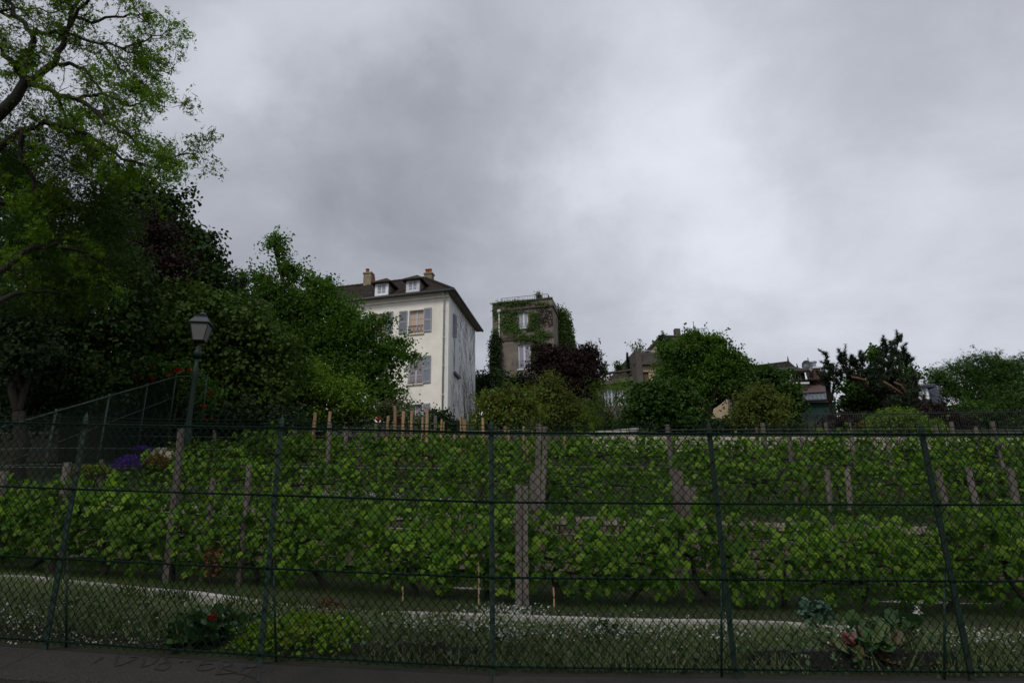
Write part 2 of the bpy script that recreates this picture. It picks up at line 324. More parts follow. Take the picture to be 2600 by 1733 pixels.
def tree(name, label, cat, base, lobes, mt, leaf, dens, nper, shape='diamond', clump=None, trunk=.18, bark='bark', rmin=.55, group=None, fork=None, up=.5, lump=.25, extra=None, twigs=True, flat_=.6, solid=True):
    base = np.array(base, float); t = thing(name, label, cat, base, group)
    leaf *= .84; nper = int(nper * 1.25); cc = np.concatenate([lobe_points(lobes, dens * 1.25, rmin, lump), lobe_points(lobes, dens * .45, .15, lump) * 1.0])
    if extra is not None: cc = np.concatenate([cc, extra])
    cr = clump or leaf * 3
    ex = []
    for c, r in lobes:
        for _ in range(9):
            d = rng.normal(size=3); d[2] = abs(d[2]) * .9 - .15; d /= np.linalg.norm(d); L = rng.uniform(.15, .7) * (1 + np.mean(r) * .25)
            for q in np.linspace(0, 1, 4): ex.append(np.array(c) + d * np.array(r) * .92 + d * L * q + np.array([0, 0, -.08 * q]))
    ex = np.array(ex); ep = clumps(ex, leaf * 1.3, max(3, nper // 5), 1)
    pts = clumps(cc, cr * (.7 + .6 * rng.random(len(cc))), nper, flat_)
    og = pts - np.repeat(cc, nper, 0); og /= np.linalg.norm(og, axis=1)[:, None] + 1e-6
    pts = np.concatenate([pts, ep]); og = np.concatenate([og, rng.normal(size=ep.shape) * .4]); leaf_obj('crown', pts, leaf * (.65 + .6 * rng.random(len(pts))), shape, mt, t, up=up, outward=og * 1.3)
    co = []
    for c, r in lobes:
        n_ = int(min(500, 2.6 * np.prod(r) / leaf ** 2 / max(.4, np.mean(r)))); d = rng.normal(size=(n_, 3)); d /= np.linalg.norm(d, axis=1)[:, None]; co.append(np.array(c) + d * np.array(r) * (.72 * rng.random(n_) ** .4)[:, None])
    if solid: co = np.concatenate(co); leaf_obj('inner_foliage', co, leaf * 2.4 * (.7 + .5 * rng.random(len(co))), 'oval', mt, t, up=.2)
    mb = MB(); ctr = np.mean([l[0] for l in lobes], axis=0)
    fk = np.array(fork, float) if fork is not None else base + (ctr - base) * .4
    p, r = wobble(base - np.array([0, 0, .3]), fk, 5, .12, trunk, trunk * .75); mb.tube(p, r, 8)
    for c, rr in lobes:
        p, r = wobble(fk, c, 5, .2, trunk * .55, trunk * .16); mb.tube(p, r, 5, cap=False)
        if twigs:
            for _ in range(5):
                d = rng.normal(size=3); d[2] = abs(d[2]) * .6; d /= np.linalg.norm(d); q = np.array(c) + d * np.array(rr) * .95
                p, r = wobble(c, q, 3, .15, trunk * .15, trunk * .04); mb.tube(p, r, 4, cap=False)
    mb.build('trunk', MT[bark], t, smooth=True); return t

# ------------------------------------------------------------------ terrain
PROF = [(4.6, .93), (4.95, .97), (5.35, 1.05), (7.9, .90), (8.12, .90), (8.42, 1.09), (10.1, 1.22), (10.2, 1.27), (11.9, 1.46), (11.95, 2.38), (12.3, 2.46), (14.8, 2.75), (15.4, 2.95), (15.7, 3.35), (17, 3.62),
        (18.3, 3.85), (18.5, 4.25), (20, 4.5), (22.9, 5.1), (23.1, 5.15), (23.6, 5.65), (27, 6.6), (36, 8.2), (42, 10.2), (50, 11.5), (62, 13), (90, 13), (160, 8), (400, 2), (900, -4)]
_py = np.array([p[0] for p in PROF]); _pz = np.array([p[1] for p in PROF])
def H(x, y):
    f_ = np.where(np.asarray(x) < 0, np.interp(y, [4.6, 8, 9, 11.9, 12.1, 24, 60], [.055, .10, .075, .05, .018, .012, 0]), np.interp(y, [4.6, 8, 11.9, 12.1, 24, 60], [.025, .04, .045, .018, .012, 0]))
    xx = np.clip(x, -14, 12)
    return np.interp(y, _py, _pz) - f_ * xx
ys = sorted(set([p[0] for p in PROF if p[0] > 5.4] + [5.42] + list(np.arange(5.5, 24, .5)) + [30, 33, 39, 46, 56, 75, 120, 250]))
xs = np.concatenate([[-900, -400, -150, -70, -40, -28, -20], np.arange(-16, 16.1, .8), [20, 28, 40, 70, 150, 400, 900]])
mb = MB(); vs = [(x, y, float(H(x, y)) + (0.02 * math.sin(x * 2.1 + y * 3) if y < 60 else 0)) for y in ys for x in xs]; nx = len(xs)
_fb = lambda x: (float(np.interp(x, [-6.3, -4.75, -3.2, -1.66, -.157, 1.36, 2.82, 4.3, 5.8], [5.3, 5.2, 5.02, 4.82, 4.73, 4.71, 4.69, 4.68, 4.68])), float(np.interp(x, [-6.3, -4.75, -3.2, -1.66, -.157, 1.36, 2.82, 4.3, 5.8], [1.34, 1.25, 1.152, 1.063, .983, .946, .913, .89, .87])))
vs = [(x, _fb(x)[0] + .11, _fb(x)[1] - .05) for x in xs] + vs; ys = [0] + ys
mb.add(vs, [(j * nx + i, j * nx + i + 1, (j + 1) * nx + i + 1, (j + 1) * nx + i) for j in range(len(ys) - 1) for i in range(nx - 1)])
tag(mb.build('hillside', MT['turf']), kind='structure')
# street in front of the wall
mb = MB(); mb.add([(-900, -900, 0), (900, -900, 0), (900, 4.3, 0), (-900, 4.3, 0)], [(0, 1, 2, 3)]); tag(mb.build('street', MT['asphalt']), kind='structure')

# ------------------------------------------------------------------ front fence posts
def fence_base(x):
    return (np.interp(x, [-6.3, -4.75, -3.2, -1.66, -.157, 1.36, 2.82, 4.3, 5.8], [5.3, 5.2, 5.02, 4.82, 4.73, 4.71, 4.69, 4.68, 4.68]),
            np.interp(x, [-6.3, -4.75, -3.2, -1.66, -.157, 1.36, 2.82, 4.3, 5.8], [1.34, 1.25, 1.152, 1.063, .983, .946, .913, .89, .87]))
# base wall with coping (cast in bays)
bw = thing('fence_base_wall', 'low dark concrete wall with sloping coping along the street under the green mesh fence', 'wall', (0, 4.6, 0))
bx = [-6.3, -4.75, -3.2, -1.66, -.157, 1.36, 2.82, 4.3, 5.8]
for i in range(len(bx) - 1):
    mb = MB(); a, b = bx[i] + .002, bx[i + 1] - .002
    def prof(x):
        y, z = fence_base(x); return [(x, y + .12, z - .035), (x, y + .12, z - .1), (x, y - .38, z - .238), (x, y - .49, z - .25), (x, y - .49, z - .135), (x, y - .46, z - .115), (x, y - .03, z - .035)]
    c0, c1 = prof(a), prof(b); n = len(c0)
    mb.add(c0 + c1, [(k, (k + 1) % n, n + (k + 1) % n, n + k) for k in range(n)] + [tuple(range(n))[::-1], tuple(range(n, 2 * n))])
    mb.build('coping_section', MT['concrete'], bw)
    y0_, z0_ = fence_base(a); y1_, z1_ = fence_base(b); mb = MB(); mb.hexa([(a, y0_ - .4, -.3), (b, y1_ - .4, -.3), (b, y1_ + .1, -.3), (a, y0_ + .1, -.3), (a, y0_ - .4, z0_ - .242), (b, y1_ - .4, z1_ - .242), (b, y1_ + .1, z1_ - .105), (a, y0_ + .1, z0_ - .105)]); mb.build('wall', MT['concrete'], bw)
# sprayed graffiti on the coping: thin dark strokes
def cop_pt(px, py):
    # intersect the ray with the coping's sloping top
    r = ray(px, py); Y = 4.5
    for _ in range(12):
        p = EYE + r * (Y / r[1]); yb, zb = fence_base(p[0]); zt = zb - .035 - (yb - .03 - p[1]) * (.08 / .43); Y += (p[2] - zt) * 2.2 if False else (p[2] - zt) / max(.1, (.186 - r[2] / r[1]))
    p = EYE + r * (Y / r[1]); yb, zb = fence_base(p[0]); p[2] = zb - .035 - (yb - .03 - p[1]) * (.08 / .43) + .003; return p
GR = [[(262, 1668), (247, 1675), (240, 1682)], [(300, 1662), (293, 1680), (294, 1692)], [(296, 1690), (320, 1683), (345, 1672), (352, 1667), (330, 1668)],
      [(370, 1666), (358, 1690), (364, 1692), (385, 1686), (398, 1676), (404, 1666), (372, 1664)], [(438, 1664), (415, 1668), (430, 1680), (432, 1692), (415, 1702), (396, 1698), (398, 1688), (425, 1680)], [(455, 1681), (465, 1679)], [(474, 1680), (484, 1676)],
      [(550, 1674), (520, 1676), (502, 1690), (500, 1700), (525, 1702), (545, 1695)], [(505, 1688), (540, 1684)], [(562, 1676), (560, 1700), (550, 1712)], [(562, 1676), (590, 1680), (585, 1690), (560, 1694), (600, 1706)],
      [(625, 1684), (612, 1704)], [(612, 1696), (650, 1692)], [(655, 1684), (660, 1700), (655, 1730)], [(548, 1712), (590, 1708), (625, 1712), (652, 1722)], [(672, 1694), (668, 1706)], [(692, 1692), (686, 1704)]]
mb = MB()
for st in GR:
    q = [cop_pt(*p) for p in st]; s = []
    for i in range(len(q) - 1):
        for k in range(4): s.append(q[i] + (q[i + 1] - q[i]) * k / 4)
    s.append(q[-1]); s = [s[0]] + [(s[i - 1] + s[i] * 2 + s[i + 1]) / 4 for i in range(1, len(s) - 1)] + [s[-1]]
    vs = []
    for i, p in enumerate(s):
        t = s[min(i + 1, len(s) - 1)] - s[max(i - 1, 0)]; nn = np.array([-t[1], t[0], 0]); nn /= np.linalg.norm(nn) + 1e-9; ww = .009 * (1 + .3 * math.sin(i))
        vs += [p + nn * ww, p - nn * ww]
    mb.add(vs, [(2 * i, 2 * i + 1, 2 * i + 3, 2 * i + 2) for i in range(len(s) - 1)])
mb.build('graffiti', mat('black_spray_paint', (.018, .018, .02), .7, .4, 20), bw)

# chain link fence
def wire_mesh(mb, path, z_at, h, w=.0285, row=.066, r=.0034, barb=.11, seed=0):
    """path(s)->(x,y) by arc length, from s0 to s1; zigzag wires interlocking with one another"""
    s0, s1, fn = path; n = int((s1 - s0) / w); rs = random.Random(seed)
    for i in range(n):
        sc = s0 + (i + .5) * w; k = int(h / (row / 2)); pts = []
        x_, y_ = fn(sc); zb = z_at(sc); flip = 1 if i % 2 else -1; ph = rs.uniform(-.0035, .0035)
        for j in range(k + 1):
            sx = sc + flip * (w / 2 + .002) * (1 if j % 2 else -1) + ph; x, y = fn(sx); pts.append((x, y + (.004 if j % 2 else -.003), z_at(sx) + j * h / k))
        if barb and i % 2:
            x, y = fn(sc + rs.uniform(-.003, .003)); pts.append((x, y, z_at(sc) + h + .02)); pts.append((x, y, z_at(sc) + h + barb * rs.uniform(.55, .65)))
            q = sc + rs.uniform(-.007, .007); x, y = fn(q); pts.append((x + .006 * flip, y + .004, z_at(sc) + h + barb * rs.uniform(.9, 1.12)))
        mb.tube(pts, [r] * (k + 1) + [r * .72] * (len(pts) - k - 1), 4, cap=False)
PX = [-4.75, -3.2, -1.66, -.157, 1.36, 2.82, 4.3]
fe = thing('chain_link_fence', 'green chain link fence with barbed top running along the street in front of the vineyard', 'fence', (0, 4.7, .98))
HF = 1.5
for i in range(len(PX) - 1):
    a, b = PX[i], PX[i + 1]; mb = MB()
    wire_mesh(mb, (a, b, lambda s: (s, float(fence_base(s)[0]) - .028)), lambda s: float(fence_base(s)[1]), HF, seed=i)
    tag(mb.build('wire_mesh', MT['fence'], fe, smooth=True), kind='stuff')
    def rail(z, rr, nm, dy=0.0):
        m2 = MB(); ya, za = fence_base(a); yb, zb = fence_base(b); m2.tube([(a, ya + dy, za + z), ((a + b) / 2, (ya + yb) / 2 + dy, (za + zb) / 2 + z - (.004 if nm == 'tension_wire' else 0)), (b, yb + dy, zb + z)], rr, 6, cap=True); m2.build(nm, MT['fence'], fe, smooth=True)
    for z in (.02, .55, 1.03): rail(z, .0075, 'rail', -.01)
    rail(HF + .002, .0085, 'rail', -.012)
    for z in (HF - .014, HF + .024, HF + .05): rail(z, .0024, 'tension_wire', -.034)
for i, x in enumerate(PX):
    y, z = fence_base(x); mb = MB()
    # T profile post with pointed cap plate
    mb.box((x - .017, y - .006, z - .12), (x + .017, y + .002, z + HF + .05)); mb.box((x - .003, y + .002, z - .12), (x + .003, y + .036, z + HF + .03))
    mb.add([(x - .017, y - .006, z + HF + .05), (x + .017, y - .006, z + HF + .05), (x + .017, y + .002, z + HF + .05), (x - .017, y + .002, z + HF + .05), (x, y - .004, z + HF + .10), (x, y, z + HF + .10)],
           [(0, 1, 4), (1, 2, 5, 4), (2, 3, 5), (3, 0, 4, 5)])
    mb.build('post', MT['fence_old'], fe)
    for k in range(9):
        m2 = MB(); zz_ = z + .1 + k * .17; m2.tube([(x - .024, y - .012, zz_), (x - .004, y - .016, zz_ + .02), (x + .018, y - .012, zz_ + .035), (x + .004, y + .03, zz_ + .03)], .0028, 4); m2.build('tie_wire', MT['fence'], fe)
for x, dx in ((-3.2, .11), (-1.66, .085), (1.36, -.07), (2.82, -.14)):
    y, z = fence_base(x); mb = MB(); mb.tube([(x + dx, y + .06, z - .03), (x + dx * .2, y + .02, z + .60)], .008, 6); mb.build('brace', MT['fence_old'], fe, smooth=True)

# ------------------------------------------------------------------ left boundary fence up the side street
lf = thing('side_fence', 'dark green chain link fence climbing the steps at the left below the street lamp', 'fence', tuple(P(300, 1150, 15)))
pa = P(-60, 1103, 9.8); pb = P(447, 956, 19); pc = P(527, 954, 19.6)
def seg_panel(a, b, hgt, nm, mid=.62):
    L = np.linalg.norm((b - a)[:2]); fn = lambda s: tuple((a + (b - a) * s / L)[:2]); zt = lambda s: float((a + (b - a) * s / L)[2]) - hgt
    mb = MB(); wire_mesh(mb, (0, L, fn), zt, hgt, .032, .08, .0022, .07, 3); tag(mb.build('wire_mesh', MT['fence'], lf), kind='stuff')
    for dz, rr in ((0, .018), (-mid * (1 if hgt > 1 else .5), .012), (-hgt + .03, .012)):
        m2 = MB(); m2.tube([a + [0, 0, dz], b + [0, 0, dz]], rr, 6); m2.build('rail', MT['fence_old'], lf, smooth=True)
ns = 4
for k in range(ns):
    a = pa + (pb - pa) * k / ns; b = pa + (pb - pa) * (k + 1) / ns; seg_panel(a, b, 1.85, 'wire_mesh')
seg_panel(pb, pc, 1.85, 'wire_mesh')
for q in [pa + (pb - pa) * k / ns for k in range(ns + 1)] + [pc]:
    m2 = MB(); m2.tube([q + [0, 0, -2.1], q + [0, 0, .05]], .018, 6); m2.build('post', MT['fence_old'], lf, smooth=True)

# ------------------------------------------------------------------ facade tools
class Fac:
    def __init__(s, O, deg=None, to=None):
        s.O = np.array(O[:2], float)
        if to is not None: d = np.array(to[:2]) - s.O; s.d = d / np.linalg.norm(d)
        else: s.d = np.array([math.cos(R(deg)), math.sin(R(deg))])
        n = np.array([-s.d[1], s.d[0]]); s.n = n if n @ (-s.O) > 0 else -n
    def uv(s, px, py, out=0.0):
        r = ray(px, py); t = ((s.O + s.n * out - EYE[:2]) @ s.n) / (r[:2] @ s.n); p = EYE + r * t; return float((p[:2] - s.O) @ s.d), float(p[2])
    def pt(s, a, o, z): q = s.O + s.d * a + s.n * o; return (q[0], q[1], z)
    def box(s, mb, a0, a1, o0, o1, z0, z1, mi=0):
        if a0 > a1: a0, a1 = a1, a0
        c = [s.pt(a0, o0, z0), s.pt(a1, o0, z0), s.pt(a1, o1, z0), s.pt(a0, o1, z0), s.pt(a0, o0, z1), s.pt(a1, o0, z1), s.pt(a1, o1, z1), s.pt(a0, o1, z1)]
        cr = s.d[0] * s.n[1] - s.d[1] * s.n[0]
        if cr < 0: c = [c[0], c[3], c[2], c[1], c[4], c[7], c[6], c[5]]
        mb.hexa(c, mi)
    def rect(s, x0, y0, x1, y1, out=0.0):
        xm, ym = (x0 + x1) / 2, (y0 + y1) / 2
        a0 = s.uv(x0, ym, out)[0]; a1 = s.uv(x1, ym, out)[0]; return min(a0, a1), max(a0, a1), s.uv(xm, y1, out)[1], s.uv(xm, y0, out)[1]
    def wall(s, mb, a0, a1, z0, z1, ops, th=.35, mi=0):
        A = sorted({a0, a1, *[v for o in ops for v in o[:2] if a0 < v < a1]}); Z = sorted({z0, z1, *[v for o in ops for v in o[2:4] if z0 < v < z1]})
        for i in range(len(A) - 1):
            run = None
            for j in range(len(Z) - 1):
                ca, cz = (A[i] + A[i + 1]) / 2, (Z[j] + Z[j + 1]) / 2
                hole = any(o[0] < ca < o[1] and o[2] < cz < o[3] for o in ops)
                if hole:
                    if run is not None: s.box(mb, A[i], A[i + 1], -th, 0, run, Z[j], mi); run = None
                elif run is None: run = Z[j]
            if run is not None: s.box(mb, A[i], A[i + 1], -th, 0, run, z1, mi)
def window(fc, r, parent, frame, glass, nx=2, nz=3, rec=-.22, fw=.055, bar=.028, sill=None, curtain=None):
    a0, a1, z0, z1 = r; mb = MB()
    fc.box(mb, a0, a0 + fw, rec, rec + .06, z0, z1); fc.box(mb, a1 - fw, a1, rec, rec + .06, z0, z1)
    fc.box(mb, a0 + fw, a1 - fw, rec, rec + .058, z0, z0 + fw * 1.4); fc.box(mb, a0 + fw, a1 - fw, rec, rec + .058, z1 - fw, z1)
    for i in range(1, nx):
        a = a0 + (a1 - a0) * i / nx; b = fw * .8; fc.box(mb, a - b, a + b, rec + .004, rec + .066, z0 + fw * 1.4, z1 - fw)
    for j in range(1, nz):
        z = z0 + (z1 - z0) * j / nz
        for i in range(nx): fc.box(mb, a0 + (a1 - a0) * i / nx + fw * .8, a0 + (a1 - a0) * (i + 1) / nx - fw * .8, rec + .008, rec + .045, z - bar / 2, z + bar / 2)
    w_ = mb.build('window', frame, parent)
    for i in range(nx):
        m2 = MB(); fc.box(m2, a0 + (a1 - a0) * i / nx + .01, a0 + (a1 - a0) * (i + 1) / nx - .01, rec + .012, rec + .02, z0 + .02, z1 - .02); m2.build('pane', glass, w_)
    if curtain:
        m2 = MB(); fc.box(m2, a0 + .02, a1 - .02, rec - .06, rec - .05, z0, z1); m2.build('curtain', curtain, w_)
    if sill:
        m2 = MB(); fc.box(m2, a0 - .08, a1 + .08, rec, .09, z0 - .10, z0 - .002); m2.build('sill', sill, w_)
    return w_
def shutter(fc, r, parent, m, out=.03, n=22):
    a0, a1, z0, z1 = r; mb = MB(); f_ = .07
    fc.box(mb, a0, a0 + f_, out, out + .045, z0, z1); fc.box(mb, a1 - f_, a1, out, out + .045, z0, z1)
    for z in (z0, (z0 + z1) / 2 - .05, z1 - .1): fc.box(mb, a0 + f_, a1 - f_, out + .002, out + .043, z, z + .1)
    k = (z1 - z0 - .1) / n
    for j in range(n):
        z = z0 + .09 + j * k
        p = [fc.pt(a0 + f_, out + .006, z + k * .75), fc.pt(a1 - f_, out + .006, z + k * .75), fc.pt(a1 - f_, out + .038, z), fc.pt(a0 + f_, out + .038, z)]
        q = [(x, y, zz_ + .008) for x, y, zz_ in p]; mb.hexa(p + q)
    fc.box(mb, a0 + f_, a1 - f_, out - .002, out + .004, z0 + .1, z1 - .1)
    mb.build('shutter', m, parent)
def railing(fc, mb, a0, a1, o, z0, z1, step=.12, r=.01, cross=False):
    mb.tube([fc.pt(a0, o, z1), fc.pt(a1, o, z1)], r * 1.5, 5); mb.tube([fc.pt(a0, o, z0 + .06), fc.pt(a1, o, z0 + .06)], r * 1.2, 5)
    if abs(a1 - a0) < .01: return
    n = max(2, int(abs(a1 - a0) / step))
    for i in range(n + 1):
        a = a0 + (a1 - a0) * i / n
        if cross and i < n:
            b = a0 + (a1 - a0) * (i + 1) / n; mb.tube([fc.pt(a, o, z0), fc.pt(b, o, z1)], r, 4); mb.tube([fc.pt(b, o, z0), fc.pt(a, o, z1)], r, 4)
        else: mb.tube([fc.pt(a, o, z0), fc.pt(a, o, z1)], r, 4)

MT['whitewall'] = mat('cream_white_render', (.87, .83, .74), .9, .1, 1.2, bump=.25, bscale=20, stain=((.60, .57, .50), .7, .54))
MT['sidewall'] = mat('grey_white_render', (.80, .80, .79), .9, .1, 1.5, bump=.25, bscale=20, stain=((.5, .5, .5), .9, .55))
MT['rooftile'] = mat('old_brown_roof_tiles', (.042, .031, .024), .9, .5, 3.5, bump=.8, bscale=24, stain=((.03, .032, .018), 1.5, .58))
MT['zinc'] = mat('dark_zinc', (.06, .065, .07), .5, .3, 3, spec=.5)
MT['shutter'] = mat('blue_grey_shutter_paint', (.32, .345, .385), .6, .15, 8)
MT['frame'] = mat('grey_white_window_paint', (.55, .57, .60), .6, .1, 8)
MT['whiteframe'] = mat('white_window_paint', (.75, .76, .78), .5, .08, 8)
MT['chimney'] = mat('weathered_chimney_render', (.27, .22, .15), .9, .35, 4, bump=.5)
MT['terracotta'] = mat('terracotta_pot', (.36, .10, .05), .8, .3, 8)
MT['pipe'] = mat('cream_drainpipe', (.62, .57, .45), .6, .15, 6)
MT['blackmetal'] = mat('black_ironwork', (.02, .02, .024), .5, .3, 20, spec=.4)
MT['greymetal'] = mat('grey_painted_metal', (.16, .17, .19), .5, .2, 20, spec=.4)
GL = {}
def glass(name, col, rough=.12):
    m = flat(name, col, rough, .6); GL[name] = m; return m
g_pink = glass('pane_over_peach_curtain', (.58, .42, .31)); g_grey = glass('pane_over_grey_curtain', (.26, .23, .24)); g_pale = glass('pale_reflecting_pane', (.36, .38, .43)); g_dark = glass('dark_pane', (.05, .06, .08)); g_lilac = glass('lilac_reflecting_pane', (.30, .28, .36)); g_blue = glass('blue_reflecting_pane', (.20, .26, .38))
curt = mat('peach_curtain', (.6, .40, .28), .9, .1, 3)

# ------------------------------------------------------------------ white house
C0 = P(1140, 742, 42.0); ZE = float(C0[2]); FF = Fac(C0, 167); FS = Fac(C0, 80); FS.n = np.array([FS.d[1], -FS.d[0]])
if FS.n @ (-FS.O) < 0 and False: pass
wh = thing('white_house', 'tall cream white house with grey blue shutters and brown tiled roof with dormers', 'house', (C0[0], C0[1], 9.5))
Wn = [('u1', FF.rect(1038.5, 787, 1075, 846), g_pink), ('u2', FF.rect(940, 797, 977, 850), g_pink), ('l1', FF.rect(1036, 906, 1073, 974), g_grey), ('l2', FF.rect(935, 912, 976, 976), g_grey), ('g1', FF.rect(1034, 1026, 1071, 1085), g_grey), ('u3', FF.rect(845, 806, 880, 856), g_pink)]
mb = MB(); FF.wall(mb, 0, 17, 8.8, ZE - .35, [w_[1] for w_ in Wn], .35); mb.build('wall', MT['whitewall'], wh)
for nm, r, g in Wn:
    window(FF, r, wh, MT['frame'], g, 2, 3, sill=MT['pipe'])
# cornice under the eave
mb = MB(); FF.box(mb, -.02, 17, 0.0, .12, ZE - .35, ZE - .12); FF.box(mb, -.02, 17, 0, .26, ZE - .12, ZE - .01); mb.build('cornice', MT['whitewall'], wh)
# side wall, separate render
SD = 7.6; mb = MB(); FS.box(mb, .002, SD, -.4, 0.0, 8.8, ZE - .01); FS.box(mb, SD - .35, SD, -6, -.4, 8.8, ZE - .01); mb.build('side_wall', MT['sidewall'], wh)
for rct in [(1076.5, 782, 1096, 842), (1014, 790, 1034, 847), (978.5, 792, 997.7, 846), (920, 802, 938, 853), (1074, 903, 1094, 972), (1073, 1024, 1092, 1085)]:
    shutter(FF, FF.rect(*rct), wh, MT['shutter'])
shutter(FS, FS.rect(1149.5, 797, 1153, 856), wh, MT['shutter'], n=14); shutter(FS, FS.rect(1154, 800, 1157.5, 856), wh, MT['shutter'], n=14)
a0, a1, z0, z1 = FS.rect(1153, 862, 1163, 948); mb = MB(); FS.box(mb, a0, a1, .03, .09, z0, z1); mb.build('shutter', MT['whiteframe'], wh); mb = MB(); FS.box(mb, a0 - .15, a1 + .15, 0.002, .16, z0 - .22, z0 - .05); mb.build('sill', MT['zinc'], wh)
# balcony guards
for nm, r, g in Wn[:2]:
    mb = MB(); railing(FF, mb, r[0], r[1], .05, r[2] + .02, r[2] + (r[3] - r[2]) * .32, .22, .012, True); mb.tube([FF.pt(r[0], .05, r[2] + .5), FF.pt(r[1], .05, r[2] + .5)], .02, 5); mb.build('window_guard', MT['blackmetal'], wh)
for nm, r, g in Wn[2:4]:
    mb = MB(); mb.tube([FF.pt(r[0], .05, r[2] + .08), FF.pt(r[1], .05, r[2] + .08)], .02, 5); mb.tube([FF.pt(r[0], .05, r[2] + .2), FF.pt(r[1], .05, r[2] + .2)], .012, 5); mb.build('window_guard', MT['blackmetal'], wh)
# roof: hipped, tiled in real overlapping courses
def lerp(a, b, t): return tuple(a[i] + (b[i] - a[i]) * t for i in range(3))
HB = SD / 2; FM = Fac(FF.pt(0, 0, 0)[:2], 167); FM.O = np.array(FS.pt(HB, 0, 0)[:2]); ra, rz = FM.uv(1078, 706)
E0 = FF.pt(-.42, .42, ZE); E1 = FF.pt(17, .42, ZE); Rr = FM.pt(ra, 0, rz); Rl = FM.pt(17, 0, rz); E2 = FS.pt(SD + .4, .42, ZE); E3 = tuple(np.array(FS.pt(SD + .4, 0, ZE)) + np.array([*(FF.d * 17), 0]))
def courses(mb, A, B, C, D, n, lift=.03, seg=26):   # A-B eave, D-C ridge
    nn = np.cross(np.array(B) - np.array(A), np.array(D) - np.array(A)); nn = nn / np.linalg.norm(nn); nn = nn if nn[2] > 0 else -nn
    for i in range(n):
        t0, t1 = i / n, (i + 1) / n; p0, p1, q0, q1 = lerp(A, D, t0), lerp(B, C, t0), lerp(A, D, t1), lerp(B, C, t1)
        for k in range(seg):
            s0, s1 = k / seg, (k + 1) / seg; jl = lift * (.7 + .6 * random.random()); up_ = nn * jl
            a = np.array(lerp(p0, p1, s0)) + up_; b = np.array(lerp(p0, p1, s1)) + up_; c = np.array(lerp(q0, q1, s1)) + nn * .002; d = np.array(lerp(q0, q1, s0)) + nn * .002
            mb.add([a, b, c, d, np.array(lerp(p0, p1, s0)) - nn * .01, np.array(lerp(p0, p1, s1)) - nn * .01], [(0, 1, 2, 3), (4, 5, 1, 0)])
mb = MB(); courses(mb, E1, E0, Rr, Rl, 16, seg=60); courses(mb, E0, E2, Rr, Rr, 16, seg=24); mb.add([E2, E3, Rl, Rr, E0, E1], [(0, 1, 2, 3), (0, 4, 5, 1)])
roof = mb.build('roof', MT['rooftile'], wh)
for A, B in ((Rr, Rl), (E0, Rr), (E2, Rr)):
    A, B = np.array(A), np.array(B); L = np.linalg.norm(B - A); n = int(L / .38)
    rm = MB(); d = (B - A) / L
    rm.tube([(0, 0, 0), tuple(d * .40)], [.13, .105], 6); me = rm.mesh('ridge_tile')
    for i in range(n):
        o = link('ridge_tile', me, roof, MT['rooftile']); o.location = V(A + d * (i * .38) - rootloc(roof) + [0, 0, .03])
# gutter
for a, b in ((FF.pt(17, .47, ZE - .03), FF.pt(-.5, .47, ZE - .03)), (FF.pt(-.5, .47, ZE - .03), tuple(np.array(FS.pt(SD + .45, .47, ZE - .03))))):
    mb = MB(); mb.tube([a, b], .10, 8); mb.build('gutter', MT['zinc'], wh, smooth=True)
mb = MB(); FS.box(mb, -.3, SD + .38, 0.003, .40, ZE - .10, ZE - .015); FF.box(mb, -.4, 17, .262, .41, ZE - .09, ZE - .012); mb.build('soffit', MT['chimney'], wh)
# drainpipe
ap, zt = FF.uv(1129.5, 747); ab, zb = FF.uv(1124, 1050); mb = MB(); mb.tube([FF.pt(ap, .4, ZE - .1), FF.pt(ap, .1, ZE - .5), FF.pt(ab, .1, 9)], .055, 8)
for z in np.arange(10, ZE, 1.9): mb.cone_ring(FF.pt(ap + (ab - ap) * .5, .1, z), [(.075, 0), (.075, .08)], 8)
mb.build('drainpipe', MT['pipe'], wh, smooth=True)
# dormers
for rc in ((952, 716, 985.6, 757), (1031, 708, 1065, 747)):
    a0, a1, z0, z1 = FF.rect(*rc, .02); z0 = ZE + .26; m_ = MB()
    ops = [(a0 + .17, a1 - .17, z0 + .15, z1 - .17)]
    Fd = Fac(FF.pt(0, .02, 0)[:2], 167); Fd.wall(m_, a0, a1, z0 - .2, z1, ops, .12); dm = m_.build('dormer', MT['whiteframe'], wh)
    window(Fd, ops[0], wh, MT['whiteframe'], g_pale, 2, 3, rec=-.08, fw=.04)
    m_ = MB(); Fd.box(m_, a0 + .02, a0 + .1, -3, -.12, z0 - .2, z1 - .02); Fd.box(m_, a1 - .1, a1 - .02, -3, -.12, z0 - .2, z1 - .02); m_.build('cheek', MT['chimney'], dm)
    am = (a0 + a1) / 2; e = .22; zr_ = z1 + .62
    m_ = MB(); c = [Fd.pt(a0 - e, .25, z1 - .02), Fd.pt(a1 + e, .25, z1 - .02), Fd.pt(a1 + e, -3.2, z1 - .02), Fd.pt(a0 - e, -3.2, z1 - .02), Fd.pt(am, -.75, zr_), Fd.pt(am, -3.2, zr_)]
    m_.add(c, [(0, 1, 4), (1, 2, 5, 4), (3, 0, 4, 5), (0, 3, 2, 1)]); u_ = [(x, y, z - .09) for x, y, z in c[:4]]; m_.add(c[:4] + u_, [(0, 1, 5, 4), (1, 2, 6, 5), (2, 3, 7, 6), (3, 0, 4, 7), (4, 5, 6, 7)]); m_.build('dormer_roof', MT['rooftile'], dm)
